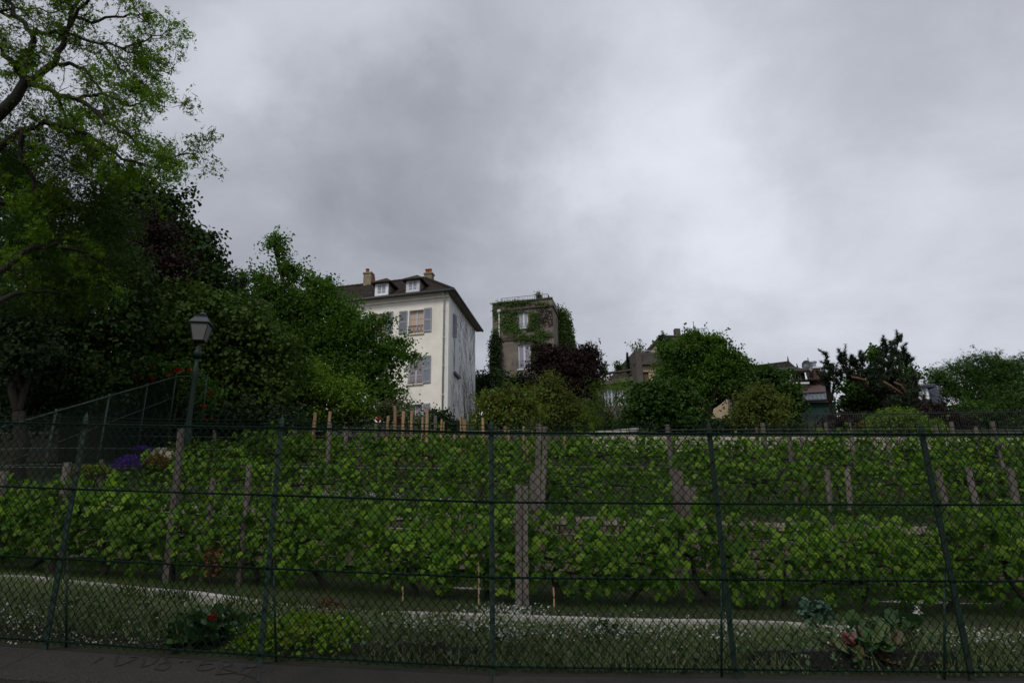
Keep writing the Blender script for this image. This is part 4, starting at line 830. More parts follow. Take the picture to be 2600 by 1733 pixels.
rubble('long pale cut stone wall along the top of the vineyard, right of centre', 'boundary_wall', 2.6, 19, 23.25, lambda x: 5.86 - .022 * x, 4, .15, .26, .52, 'palestone', back=1.2, maxn=260)
# taller capped stretch of the same wall
tw_ = thing('wall_pier_stretch', 'raised stretch of pale wall with sloping coping slabs, below the trees at centre', 'wall', (3.5, 23.6, 5.6))
q0, q1 = P(1485, 1098, 23.6), P(1620, 1086, 23.6); k = 6
for i in range(k):
    a, b = q0 + (q1 - q0) * i / k, q0 + (q1 - q0) * (i + 1) / k; mb = MB(); mb.hexa([(a[0] + .005, 23.5, a[2] - .12), (b[0] - .005, 23.5, b[2] - .12), (b[0] - .005, 23.95, b[2] - .12), (a[0] + .005, 23.95, a[2] - .12), (a[0] + .005, 23.5, a[2]), (b[0] - .005, 23.5, b[2]), (b[0] - .005, 23.95, b[2]), (a[0] + .005, 23.95, a[2])]); mb.build('coping_slab', MT['kerb'], tw_)
mb = MB(); mb.hexa([(q0[0], 23.56, 5.2), (q1[0], 23.56, 5.2), (q1[0], 23.9, 5.2), (q0[0], 23.9, 5.2), (q0[0], 23.56, q0[2] - .123), (q1[0], 23.56, q1[2] - .123), (q1[0], 23.9, q1[2] - .123), (q0[0], 23.9, q0[2] - .123)]); mb.build('wall', MT['palestone'], tw_)

# ------------------------------------------------------------------ weathered and new vineyard stakes
used_groups = {}
def stake(xt, yt, xb, yb, Y, wpx, label, group=None, m='oldwood', square=False, double=False):
    a = P(xt, yt, Y + .0); b = P(xb, yb, Y); w_ = wpx * Y / F_PX; d = (b - a) / max(.05, a[2] - b[2]); zg = float(H(b[0], Y)) - .15; foot = b + d * max(0, b[2] - zg) if b[2] > zg else b
    mb = MB(); n = 4 if square else 7
    def post(a, foot, w_, nm='stake', par=None):
        m_ = MB(); pts = [foot, foot + (a - foot) * .33 + [rng.normal() * .006, 0, 0], foot + (a - foot) * .7 + [rng.normal() * .006, 0, 0], a]; rr = w_ / 2 * (1.3 if square else 1.02)
        ph = math.pi / 4 if square else random.random()
        rings = []
        for i, p in enumerate(pts):
            r_ = rr * (1.06, 1.0, .98, .95)[i]; rings += [(p[0] + r_ * math.cos(ph + 2 * math.pi * k / n), p[1] + r_ * .9 * math.sin(ph + 2 * math.pi * k / n), p[2] + (random.uniform(-.012, .012) if i == 3 else 0)) for k in range(n)]
        m_.add(rings, [(i * n + k, i * n + (k + 1) % n, (i + 1) * n + (k + 1) % n, (i + 1) * n + k) for i in range(3) for k in range(n)] + [tuple(3 * n + k for k in range(n))]); return m_
    if double:
        t = thing('wooden_post', label, 'post', tuple(foot), group)
        for s in (-1, 1):
            o = np.array([s * w_ * .25, .02 * s, 0]); post(a + o + [0, 0, -.03 * (s > 0)], foot + o, w_ * .48).build('plank', MT[m], t)
        return t
    return tag(post(a, foot, w_).build('wooden_post' if w_ > .06 else 'stake', MT[m]), label, 'post' if w_ > .06 else 'stake', group)
stake(1325, 1229, 1326, 1520, 8.72, 34, 'thick weathered double post in front of the middle of the vines', square=True, double=True)
stake(1376, 1078, 1369, 1330, 12.5, 29, 'tallest grey split post, rising above the fence top behind the thick double post', square=True, double=True)
stake(1358, 1200, 1355, 1340, 10.2, 26, 'short grey post standing tight against the foot of the tallest post', square=True)
stake(1719, 1192, 1728, 1360, 10.3, 30, 'broad square topped post, left one of the pair by the fourth fence post', square=True, double=True)
stake(1750, 1233, 1764, 1420, 10.15, 33, 'broad square topped post, right and lower one of the pair by the fourth fence post', square=True, double=True)
stake(460, 1088, 425, 1450, 8.95, 15, 'long slender grey post leaning right, left of the second fence post', square=True)
stake(634, 1183, 617, 1365, 9.22, 15, 'grey stake just left of the second fence post above the leaves')
stake(542, 1215, 524, 1370, 9.22, 15, 'grey stake between the long leaning post and the second fence post')
stake(367, 1183, 364, 1245, 13.6, 13, 'short grey stake beside the violet flowers')
stake(260, 1166, 254, 1222, 13.6, 13, 'small pale topped stake in the left leaves right of the first fence post')
stake(172, 1173, 150, 1305, 9.25, 19, 'stout grey stake leaning right near the left side, before the side fence')
stake(10, 1196, -4, 1320, 9.2, 22, 'stout grey stake at the very left edge')
stake(768, 1192, 764, 1270, 14, 13, 'grey stake in the gap right of the second fence post'); stake(697, 1190, 693, 1262, 14, 10, 'thin grey stake hard against the second fence post')
stake(838, 1075, 828, 1240, 15.5, 11, 'slim grey stake rising through the upper rows below the fresh stakes at left')
stake(879, 1085, 873, 1205, 17, 11, 'grey stake among the upper rows, left one of two short ones'); stake(916, 1095, 909, 1180, 17, 10, 'grey stake among the upper rows, right one of two short ones')
stake(1695, 1078, 1706, 1195, 15.2, 13, 'tall brown topped post rising over the fence left of the fourth fence post')
G1 = 'grey stakes rising out of the upper vine rows on the right'
for X, Y0, XB, Y1, D, W, lb in [(45, 180, 52, 300, 20, 8, ''), (75, 155, 104, 370, 16.5, 12, ''), (165, 240, 176, 380, 17, 10, ''), (222, 230, 238, 390, 15.8, 12, ''), (290, 235, 318, 600, 14.2, 12, ''), (375, 180, 380, 250, 19.5, 9, ''), (420, 155, 426, 230, 20.5, 9, ''),
                            (500, 180, 524, 340, 17.6, 10, ''), (543, 155, 584, 370, 16.6, 12, ''), (670, 245, 682, 350, 17.8, 9, ''), (750, 235, 770, 350, 16.6, 11, ''), (800, 245, 810, 290, 19, 8, ''), (850, 235, 866, 370, 17, 13, ''),
                            (1015, 170, 1037, 280, 18, 10, ''), (1100, 150, 1130, 280, 18, 11, ''), (1235, 175, 1250, 280, 19, 9, ''), (1325, 150, 1385, 390, 16.2, 12, ''), (895, 540, 905, 610, 13.4, 10, ''), (260, 560, 265, 610, 13.4, 9, '')]:
    stake(1900 + X / 2.139, 1000 + Y0 / 2.139, 1900 + XB / 2.139, 1000 + Y1 / 2.139, D, W, 'round grey stake standing in the upper vine rows on the right', G1)
G2 = 'thicker grey stakes of the middle terrace on the right'
for X, Y0, XB, Y1, D, W in [(425, 410, 445, 620, 12.8, 14), (535, 405, 568, 750, 12.4, 14), (1030, 410, 1072, 600, 12.6, 14), (1195, 395, 1236, 600, 12.6, 17), (1420, 405, 1482, 710, 12.2, 18)]:
    stake(1900 + X / 2.139, 1000 + Y0 / 2.139, 1900 + XB / 2.139, 1000 + Y1 / 2.139, D, W, 'leaning grey stake on the middle terrace on the right, thicker than those above', G2)
G3 = 'fresh orange wooden stakes along the top of the vineyard'
for X, Y0, XB, Y1, D, W in [(430, 100, 416, 250, 20, 9), (510, 95, 497, 250, 20, 8), (825, 120, 820, 215, 21.5, 8), (862, 65, 859, 230, 21, 8), (908, 92, 904, 240, 20.5, 9), (954, 90, 949, 240, 20.5, 8), (1012, 125, 1008, 230, 22, 6), (1037, 72, 1034, 240, 20.5, 8), (1115, 137, 1113, 230, 22, 5), (1127, 150, 1126, 230, 22, 6),
                            (1183, 215, 1184, 255, 21, 6), (1222, 120, 1220, 290, 19.5, 8), (1240, 140, 1238, 290, 19.3, 9), (1338, 130, 1342, 290, 19.5, 7), (1460, 170, 1462, 290, 20, 7), (1480, 200, 1481, 290, 20.5, 5), (1561, 175, 1562, 300, 20, 6), (1605, 200, 1606, 285, 20, 6), (1580, 225, 1581, 300, 19, 5), (1782, 225, 1783, 290, 21, 6)]:
    stake(600 + X / 2.139, 1000 + Y0 / 2.139, 600 + XB / 2.139, 1000 + Y1 / 2.139, D, W, 'fresh orange brown wooden stake standing at the top of the vineyard before the white house', G3, 'newwood')
G4 = 'thin bamboo canes in the front lawn'
for x, y0, y1, Y, c in ((1022, 1490, 1533, 8.6, 0), (1215, 1425, 1520, 8.8, 1), (1405, 1490, 1560, 8.7, 0)):
    stake(x, y0, x + 1, y1, Y, 4, ('orange bamboo cane standing in the lawn left of the middle fence post' if c else 'thin brown cane in the lawn under the front vines'), G4 if not c else None, 'newwood')
# plain grey stakes low at the left of the upper rows
for x, y0, y1, D in ((748, 1085, 1130, 21), (955, 1075, 1105, 22), (972, 1085, 1120, 21), (1097, 1090, 1118, 21), (1105, 1055, 1100, 22), (545, 1092, 1150, 17), (700, 1092, 1140, 18.5)):
    stake(x, y0, x, y1, D, 9, 'grey stake low among the highest vines left of the middle fence post', 'grey stakes among the highest vines at left')
# trellis wires
for Y, hs in ((9.25, (.45, .85)), (13.6, (.45, .85)), (16.6, (.4, .8)), (19.3, (.4, .75)), (21.4, (.9,))):
    for k, h_ in enumerate(hs):
        mb = MB(); sp = np.linspace(-Y * .8, Y * .78, 14); mb.tube([(x, Y + .02, float(H(x, Y)) + h_ + .02 * math.sin(x)) for x in sp], .0028, 3, cap=False)
        tag(mb.build('trellis_wire', MT['wire']), 'thin grey wire strung between the stakes along a row of vines', 'wire', 'trellis wires of the vine rows')

# ------------------------------------------------------------------ grape vines
def vine_proto(name, nparts, nstuff, shape, lsz, seed, wx=.62, zb=.16, zt=1.0, dy=.22):
    rs = np.random.default_rng(seed); rt = bpy.data.objects.new(name, None); COL.objects.link(rt)
    mb = MB(); p = np.array([0, 0, -.12]); pts = [p]; lean = rs.normal() * .5
    for i in range(6): p = p + np.array([lean * .1 + rs.normal() * .035, rs.normal() * .03, .11]); pts.append(p)
    mb.tube(pts, [.045, .04, .034, .036, .03, .03, .026], 7)
    top = pts[-1]
    for s in (-1, 1):
        q = [top, top + [s * .15, 0, .04]]; 
        for i in range(4): q.append(q[-1] + np.array([s * (wx - .15) / 4, rs.normal() * .01, rs.normal() * .02]))
        mb.tube(q, [.024, .02, .018, .016, .014, .01], 5)
        for i in range(6):
            b = q[min(5, i)] + np.array([0, 0, 0]); mb.tube([b, b + [rs.normal() * .06, rs.normal() * .05, .25], b + [rs.normal() * .1, rs.normal() * .08, .45 + .1 * rs.random()]], .004, 4, cap=False)
    tr = mb.build('trunk', MT['vinebark'], rt, smooth=True)
    def pos(n):
        x = rs.uniform(-wx, wx, n); u_ = rs.random(n); bump = .4 + .8 * np.sin(x * 7 + seed) * np.sin(x * 3.1 + seed * 2)
        z = zb + .12 * bump + (zt - zb - .15 + .2 * bump) * u_ ** .85; y = rs.normal(size=n) * dy * (.6 + .6 * np.sin(np.clip(u_, 0, 1) * math.pi)); m_ = rs.random(n) < .16; sx = rs.choice([-.5, -.28, -.05, .2, .42], n) * wx / .62; x = np.where(m_, sx + rs.normal(size=n) * .035, x); z = np.where(m_, zt - .15 + rs.random(n) * .38 * (.5 + .5 * np.sin(sx * 9 + seed)), z); y = np.where(m_, rs.normal(size=n) * .08, y); return np.column_stack([x, y, z])
    if nstuff:
        pp = pos(nstuff); nr = np.column_stack([rs.normal(size=nstuff) * .4, np.where(pp[:, 1] < .05, -.9, .6), .5 + 0 * pp[:, 0]])
        o = leaf_obj('leaves', pp, lsz * rs.uniform(.6, 1.15, nstuff), shape, 'vine', rt, outward=nr, up=.25, droop=1.3)
        if nstuff > 20: o['kind'] = 'stuff'
    for i in range(nparts):
        pp = pos(1)[0]; pp[1] = -abs(pp[1]) - .12
        o = link('leaf', VL[i % 3], rt); o.location = V(pp); s = lsz * rs.uniform(.75, 1.25); o.scale = (s, s, s)
        n_ = Vector((rs.normal() * .45, -1.0, .75 + rs.normal() * .35)).normalized(); q = n_.to_track_quat('Z', 'Y'); o.rotation_mode = 'QUATERNION'; from_ = q @ Matrix.Rotation(math.pi + rs.normal() * .75, 3, 'Z').to_quaternion(); o.rotation_quaternion = from_
    return rt
def tpl_mesh(nm, n, lb, dp, curl, mt):
    vs, fc = lobed(n, lb, dp + .1, curl); me = bpy.data.meshes.new(nm); me.from_pydata([tuple(v) for v in vs], [], fc); me.materials.append(LM[mt]); me.update(); return me
VL = [tpl_mesh('grape_leaf_shape', 12, 5, .30, .14, 'vine'), tpl_mesh('grape_leaf_shape', 12, 5, .24, .05, 'vine'), tpl_mesh('grape_leaf_shape', 10, 5, .36, .22, 'vine')]
def kids(o, allobs): return [c for c in allobs if c.parent == o]
def vine_row(protos, Y, x0, x1, step, label, group, yj=.1, sz=1.0, skip=None):
    allobs = list(bpy.data.objects); chd = {p.name: kids(p, allobs) for p in protos}; i = 0; x = x0
    while x < x1:
        xx = x + random.uniform(-.12, .12); p = protos[i % len(protos)]; yy = Y + random.uniform(-yj, yj)
        if not (skip and skip(xx)):
            r = p.copy(); COL.objects.link(r); r.location = V((xx, yy, float(H(xx, yy)))); s = sz * random.uniform(.88, 1.12); r.scale = (random.choice((-1, 1)) * s, s, s * random.uniform(.88, 1.14))
            tag(r, label, 'grapevine', group)
            for c in chd[p.name]: d = c.copy(); COL.objects.link(d); d.parent = r
        x += step; i += 1
def discard(protos):
    for p in protos:
        for c in [c for c in bpy.data.objects if c.parent == p]: bpy.data.objects.remove(c)
        bpy.data.objects.remove(p)
pr = [vine_proto('grapevine', 60, 400, 'grape', .12, 11 + k, zb=.13) for k in range(4)]
vine_row(pr, 9.3, -8.3, 8.6, .98, 'grapevine in the front row, its big lobed leaves hanging over the lawn', 'grapevines of the front row'); discard(pr)
pr = [vine_proto('grapevine', 0, 260, 'grape', .125, 31 + k, dy=.26) for k in range(4)]
vine_row(pr, 10.7, -7.8, 9.4, 1.05, 'grapevine in the second row, just before the rubble wall', 'grapevines of the second row before the rubble wall', sz=.98, skip=lambda x: -.9 < x < .5 or 3.3 < x < 4.5)
discard(pr)
pr = [vine_proto('grapevine', 26, 260, 'grape', .125, 41 + k, dy=.28) for k in range(4)]
vine_row(pr, 13.5, -6.7, 12, 1.0, 'grapevine on the middle terrace above the rubble wall', 'grapevines of the middle terrace', sz=.95); discard(pr)
pr = [vine_proto('grapevine', 0, 260, 'oval', .13, 51 + k, dy=.3) for k in range(4)]
vine_row(pr, 16.6, -7.9, 14.5, 1.0, 'grapevine on the upper terrace, one row above the middle terrace', 'grapevines of the upper terrace'); 
vine_row(pr, 19.2, -8.9, 16.5, .95, 'grapevine near the top of the slope below the fresh stakes', 'grapevines near the top of the slope', sz=.6)
vine_row(pr, 21.5, -9.0, 2.2, 1.1, 'grapevine in the highest row, below the white house', 'grapevines of the highest row', sz=.62); discard(pr)

# ------------------------------------------------------------------ ground cover, grass, small flowers
def scatter(n, x0, x1, y0, y1, dens=None):
    x = rng.uniform(x0, x1, n); y = rng.uniform(y0, y1, n); k = np.ones(n, bool)
    if dens is not None: k = rng.random(n) < dens(x, y)
    x, y = x[k], y[k]; return np.column_stack([x, y, H(x, y)])
def blades(name, pts, h0, h1, mt, label, shape='blade', stretch=1.0, lean=.35):
    d = rng.normal(size=pts.shape) * lean; d[:, 2] = 1; return tag(leaf_obj(name, pts, rng.uniform(h0, h1, len(pts)), shape, mt, dirs=d, stretch=stretch), label, 'ground cover', kind='stuff')
_fbv = lambda x: np.interp(x, [-6.3, -4.75, -3.2, -1.66, -.157, 1.36, 2.82, 4.3, 5.8], [5.3, 5.2, 5.02, 4.82, 4.73, 4.71, 4.69, 4.68, 4.68])
wav = lambda x, y: .5 + .5 * np.sin(x * 2.3 + 1.7 * np.sin(y * 1.9)) * np.sin(y * 2.7 + x)
gmask = lambda x, y: ~((x > -2.2) & (x < -1.05) & (y < 5.6))
sp = scatter(70000, -5.8, 5.6, 4.85, 7.6, lambda x, y: (y > _fbv(x) + .14) * (.35 + .65 * wav(x, y)) * np.where((x > -.2) | (x < -4.2), 1.0, np.clip((7.3 - y) / .9, 0, 1)) * gmask(x, y) * np.where((x > 1.9) & (x < 2.75) & (y < 6.6), .15, 1))
blades('silver_ground_cover', sp, .06, .18, 'silver', 'silver green carpet of fine stems with tiny leaves behind the mesh fence', stretch=1, lean=.45)
lp = scatter(34000, -5.8, 5.6, 4.85, 7.7, lambda x, y: (y > _fbv(x) + .14) * gmask(x, y) * (.3 + .7 * wav(x, y))); lp[:, 2] += rng.uniform(.0, .15, len(lp))
tag(leaf_obj('ground_cover_leaves', lp, rng.uniform(.012, .028, len(lp)), 'diamond', 'silver'), 'tiny silver leaves filling the flowering border', 'ground cover', kind='stuff')
def patch_pts(L, Yf, n):
    out = []
    for px, py, rx, ry, wgt in L:
        k = int(n * wgt); u_ = rng.normal(size=(k, 2)) * .55
        e = np.array([ray(px + a * rx, py + b * ry) for a, b in u_]); e /= e[:, 1:2]; Y = np.full(len(e), 24.0); done = np.zeros(len(e), bool)
        for Yt in np.arange(5.2, 24, .06):
            hit = (H(e[:, 0] * Yt, np.full(len(e), Yt)) + .17 >= EYE[2] + e[:, 2] * Yt) & ~done; Y[hit] = Yt; done |= hit
        out.append(EYE + e * Y[:, None])
    return np.concatenate(out)
mx_ = scatter(9000, -5.8, 5.6, 4.85, 6.6, lambda x, y: (y > _fbv(x) + .15) * (.3 + .7 * wav(x * 2, y * 3))); mx_[:, 2] += rng.uniform(0, .12, len(mx_))
tag(leaf_obj('mixed_weeds', mx_[:5200], rng.uniform(.02, .055, len(mx_[:5200])), 'oval', 'broad', up=.4), 'small dark weeds mixed into the flowering border by the fence foot', 'weeds', kind='stuff'); tag(leaf_obj('dry_leaves', mx_[5200:], rng.uniform(.015, .04, len(mx_[5200:])), 'oval', 'dry', up=.6), 'withered brown leaves along the fence foot', 'dead leaves', kind='stuff')
st_ = scatter(3200, -5.8, 5.6, 4.95, 6.9, lambda x, y: ((x > -.2) | (x < -4.2) | (y < 6.1)) * (y > _fbv(x) + .18) * (wav(x * 1.4 + 1, y * 1.2) > .35) * gmask(x, y)); dd = rng.normal(size=st_.shape) * .45; dd[:, 2] = 1; hh_ = rng.uniform(.14, .27, len(st_)); tag(leaf_obj('wild_stems', st_, hh_, 'blade', 'silver', dirs=dd, stretch=1), 'tall tangled silvery seed stems rising from the flowering border', 'ground cover', kind='stuff'); dn = dd / np.linalg.norm(dd, axis=1)[:, None]; hd = np.repeat(st_ + dn * (hh_ * .92)[:, None], 3, 0) + rng.normal(size=(len(st_) * 3, 3)) * .018; tag(leaf_obj('seed_heads', hd, rng.uniform(.008, .02, len(hd)), 'diamond', 'silver'), 'pale seed heads on the tangled stems of the border', 'ground cover', kind='stuff')
fl = patch_pts([(140, 1620, 160, 40, 1.2), (330, 1630, 120, 40, .9), (1290, 1545, 90, 14, 2.2), (1250, 1570, 120, 30, 1.6), (1290, 1610, 40, 18, .7), (1480, 1590, 150, 30, 1.5), (1640, 1590, 150, 30, 1.6), (1720, 1660, 160, 25, .8), (1100, 1575, 120, 25, 1.0), (1860, 1600, 70, 40, .6), (2140, 1590, 60, 20, .8), (2480, 1620, 120, 30, .9), (60, 1560, 80, 40, .5), (820, 1600, 400, 60, .4), (1560, 1680, 400, 20, .5), (2150, 1650, 60, 30, .2)], 6, 150)
d = rng.normal(size=fl.shape) * .4; 
tag(leaf_obj('white_flowers', fl, rng.uniform(.014, .026, len(fl)), 'petals', 'white', up=.9), 'scattered small white star flowers over the silver border behind the fence', 'flowers', kind='stuff')
sq_ = scatter(30000, -7, 6, 7.2, 8.1, lambda x, y: ((x > -.3) | (x < -4.3)) * (.4 + .6 * wav(x * 1.7, y))); blades('silver_tufts', sq_, .08, .23, 'silver', 'taller silver green tufts growing over the kerb on the right'); gp = scatter(90000, -9, 9.5, 8.42, 11.6, lambda x, y: .45 + .55 * wav(x * 1.3, y)); blades('lawn_grass', gp, .03, .09, 'grass', 'short dark lawn grass between the two kerbs under the front vines', lean=.5)
gp = scatter(60000, -10, 14, 12.0, 23, lambda x, y: .3 + .7 * wav(x, y * .8)); blades('terrace_grass', gp, .06, .22, 'grass', 'rough grass and weeds between the upper rows of vines', lean=.5, stretch=1.0)
wd = scatter(30000, -9, 11, 11.98, 13.3, lambda x, y: .35 + .6 * wav(x, y)); wd[:, 2] += rng.uniform(.0, .3, len(wd)) * rng.random(len(wd)); tag(leaf_obj('weeds', wd, rng.uniform(.03, .075, len(wd)), 'diamond', 'mid', up=.4), 'leafy weeds along the top of the rubble wall under the middle vines', 'weeds', kind='stuff')
wd = scatter(2600, -8.4, 9, 11.70, 11.80, lambda x, y: .5 + .5 * np.sin(x * 3.1) * np.sin(x * 1.3)); wd[:, 2] = 2.45 - .045 * wd[:, 0] - np.abs(rng.normal(size=len(wd))) * .3; tag(leaf_obj('wall_weeds', wd, rng.uniform(.03, .07, len(wd)), 'diamond', 'mid', up=.2), 'green weeds trailing over the face of the rubble wall', 'weeds', kind='stuff')
wf = patch_pts([(830, 1262, 130, 12, 2.2), (960, 1266, 60, 8, .8), (1150, 1272, 80, 6, .5), (560, 1128, 90, 14, 1.0), (650, 1132, 60, 10, .6), (700, 1115, 60, 5, .2), (2330, 1560, 10, 10, .1), (1260, 1112, 80, 4, .1)], 13, 520)
tag(leaf_obj('white_flowers', wf + np.abs(rng.normal(size=wf.shape)) * [0, 0, .05] + [0, 0, .0], rng.uniform(.022, .04, len(wf)), 'petals', 'white', up=.8), 'bands of small white flowers on the upper terraces at left', 'flowers', kind='stuff')
wl = patch_pts([(830, 1266, 130, 14, 3.2), (960, 1270, 60, 9, 1.4), (1150, 1274, 80, 8, 1), (560, 1130, 90, 20, 2.2), (650, 1135, 60, 14, 1.2)], 13, 500)
tag(leaf_obj('silver_foliage', wl, rng.uniform(.03, .07, len(wl)), 'diamond', 'silver'), 'silvery foliage under the bands of white flowers at left', 'ground cover', kind='stuff')
def cushion(px, py, Y, rx, ry, n, sz, shape, mt, label, cat='plant', name='flower_cushion', group=None, up=.5):
    c = P(px, py, Y); s = Y / F_PX; d = rng.normal(size=(n, 3)); d /= np.linalg.norm(d, axis=1)[:, None]; d[:, 2] = np.abs(d[:, 2]) * 1.4 - .4
    pts = c + d * np.array([rx * s, rx * s * .8, ry * s]) * (rng.random(n) ** .3)[:, None]; t = thing(name, label, cat, (c[0], c[1], float(c[2]) - ry * s * .6), group)
    leaf_obj('foliage', pts, sz * rng.uniform(.6, 1.2, n), shape, mt, t, up=up)
    mb = MB(); b = np.array(t.location)
    for k in range(14): q = pts[k]; mb.tube([b - [0, 0, .05], (b + q) / 2, q], .004, 4, cap=False)
    mb.build('stems', MT['vinebark'], t); return t, pts
cushion(330, 1178, 13.4, 45, 26, 900, .035, 'petals', 'violet', 'lower and larger violet flower cushion among the rocks by the side fence'); cushion(360, 1140, 14.2, 26, 10, 350, .035, 'petals', 'violet', 'small violet flower cushion just above the larger one by the side fence')
cushion(395, 1180, 13.6, 40, 28, 900, .06, 'diamond', 'ochre', 'ochre leaved low bush beside the violet flowers'); cushion(240, 1200, 13, 60, 20, 700, .07, 'diamond', 'redgreen', 'reddish weedy clump left of the violet flowers')
for x, y, w_, lb in ((405, 1140, .11, 'pale flat rock above the ochre bush'), (430, 1152, .09, 'smaller tan rock right of the ochre bush'), (385, 1152, .10, 'tan rock between the violet cushions')):
    p = P(x, y, 14.3); mb = MB(); block(mb, p[0] - w_, p[0] + w_, p[1] - .08, p[1] + .1, p[2] - .12, p[2] + .03, .03); tag(mb.build('rock', MT['capstone']), lb, 'rock')
cushion(770, 1618, 5.40, 185, 50, 1700, .05, 'lobed', 'geranium', 'bright lime geranium clump with lobed leaves at the foot of the fence, left of centre', name='geranium', up=.6)
cushion(640, 1640, 5.45, 60, 26, 220, .055, 'lobed', 'geranium', 'small lime geranium tuft hard by the second fence post', name='geranium', up=.6)
cushion(800, 1580, 5.6, 100, 22, 260, .05, 'lobed', 'redgreen', 'reddish tinted geranium leaves at the top of the lime clump', name='geranium', up=.6)
cushion(505, 1605, 5.25, 80, 42, 230, .11, 'oval', 'broad', 'dark broad leaved plant left of the lime geranium', name='leafy_plant', up=.6)
t_, q_ = cushion(550, 1575, 5.4, 60, 26, 160, .08, 'oval', 'broad', 'dark leafy plant bearing one red flower by the pale kerb', name='leafy_plant')
fr_ = P(540, 1566, 5.05); leaf_obj('red_flower', fr_ + rng.normal(size=(14, 3)) * .011, .028, 'oval', 'red', t_)
cushion(1530, 1620, 5.6, 30, 40, 80, .10, 'oval', 'broad', 'dark green leafy plant in the white border right of the middle fence post', name='leafy_plant'); cushion(1390, 1660, 5.5, 20, 16, 50, .07, 'oval', 'broad', 'small dark rosette low by the fence right of the middle post', name='leafy_plant')
cushion(2075, 1560, 7.0, 40, 34, 70, .10, 'oval', 'blue', 'blue green leafy plant before the right end of the kerb', name='leafy_plant')
cushion(2240, 1605, 5.8, 85, 32, 130, .13, 'oval', 'broad', 'clump of large round green leaves at the right behind the red edged plant', name='leafy_plant', up=.4)
cushion(540, 1440, 8.7, 22, 60, 130, .06, 'diamond', 'dry', 'reddish dry stemmed shoot in the vines by the second fence post', name='shoot'); cushion(835, 1545, 7.6, 30, 26, 90, .05, 'diamond', 'dry', 'reddish leaved seedling on the kerb above the lime geranium', name='shoot')
cushion(1960, 1640, 5.5, 60, 12, 200, .03, 'diamond', 'bright', 'low yellow green weeds on the soil above the edging stones at right', name='weeds')
kt = []
for px_ in (150, 330, 420, 455, 610, 705, 760, 905, 960, 1010, 1120, 1180, 1260):
    c_ = P(px_, float(np.interp(px_, [k[0] for k in K1], [k[1] for k in K1])) + 26, 7.98); n_ = rng.integers(40, 130); q_ = np.repeat(c_[None], n_, 0) + rng.normal(size=(n_, 3)) * [.12, .05, 0]; q_[:, 2] = H(q_[:, 0], q_[:, 1]) - .01; kt.append(q_)
blades('grass_tufts', np.concatenate(kt), .14, .32, 'grass', 'grass tufts leaning over the pale kerb', lean=.4)
# red edged plant, leaf by leaf
bl, bf = LT['oval']; lme = bpy.data.meshes.new('round_leaf_shape'); ang = np.linspace(0, 2 * math.pi, 11)[:10]
lme.from_pydata([(0, .5, .0)] + [(.42 * math.sin(a), .5 - .5 * math.cos(a), .09 * math.cos(2 * a) - .05) for a in ang], [], [(0, 1 + k, 1 + (k + 1) % 10) for k in range(10)]); lme.materials.append(LM['bergenia']); lme.update()
bt_ = thing('red_edged_plant', 'low plant with big round red and yellow leaves, by the fence foot at right', 'plant', tuple(P(2215, 1690, 5.05)))
for k in range(36):
    p = P(rng.uniform(2150, 2280), rng.uniform(1615, 1690), rng.uniform(4.93, 5.12)); o = link('leaf', lme, bt_); o.location = V(p - rootloc(bt_)); s = rng.uniform(.09, .15); o.scale = (s, s, s); o.rotation_euler = (R(rng.uniform(10, 80)), R(rng.uniform(-30, 30)), R(rng.uniform(-80, 80)))
mb = MB(); b = np.array(bt_.location)
for k in range(12): mb.tube([b, b + rng.normal(size=3) * [.2, .08, .0] + [0, 0, .15 + .1 * rng.random()]], .006, 4)
mb.build('stems', MT['vinebark'], bt_)
cushion(2185, 1083, 26, 18, 10, 260, .09, 'diamond', 'ochre', 'small yellow green shrub left of the bright dome bush')

# ------------------------------------------------------------------ street lamp
lt_ = P(506, 868, 19.3); zg = float(H(-10, 21)) - .3; sl_ = thing('street_lamp', 'old style four sided lantern on a green post, among the dark trees at left', 'street lamp', (lt_[0], lt_[1], zg))
mb = MB(); z0 = float(lt_[2]); mb.cone_ring((lt_[0], lt_[1], 0), [(.16, zg), (.15, zg + .8), (.11, zg + .9), (.085, zg + 1.2), (.072, z0 - 1.1), (.085, z0 - 1.05), (.085, z0 - .8), (.06, z0 - .75), (.055, z0 - .5)], 12)
mb.cone_ring((lt_[0], lt_[1], 0), [(.11, z0 - .49), (.12, z0 - .30), (.075, z0 - .26), (.1, z0 - .2), (.05, z0 - .12), (.06, z0 - .02)], 12); mb.build('post', MT['fence_old'], sl_, smooth=True)
def sq(c, prof, rot): m_ = MB(); m_.cone_ring(c, prof, 4, rot=rot); return m_
rt = R(45 + 9); c = (lt_[0], lt_[1], z0)
g_l = flat('frosted_lantern_glass', (.20, .20, .19), .35, .4)
lan = sq(c, [(.21, .03), (.345, .52)], rt).build('glass', g_l, sl_)
mb = MB()
for k in range(4):
    a = rt + k * math.pi / 2; a2 = a + math.pi / 2; p0 = lambda r, z, aa=a: (c[0] + r * math.cos(aa), c[1] + r * math.sin(aa), c[2] + z)
    mb.tube([p0(.22, .02), p0(.36, .53)], .014, 5); mb.tube([p0(.22, .02), p0(.22, .02, a2)], .014, 5); mb.tube([p0(.36, .53), p0(.36, .53, a2)], .016, 5); mb.tube([p0(.22, .02), p0(.05, -.02)], .012, 4)
mb.build('lantern_frame', MT['blackmetal'], sl_)
m_ = sq(c, [(.41, .545), (.41, .565), (.25, .74), (.26, .75), (.26, .765), (.09, .80), (.09, .85)], rt); m_.cone_ring(c, [(.10, .82), (.12, .87), (.08, .91), (.02, .93)], 10); m_.build('lantern_roof', flat('lantern_roof_paint', (.05, .055, .07), .35, .6, .2), sl_)
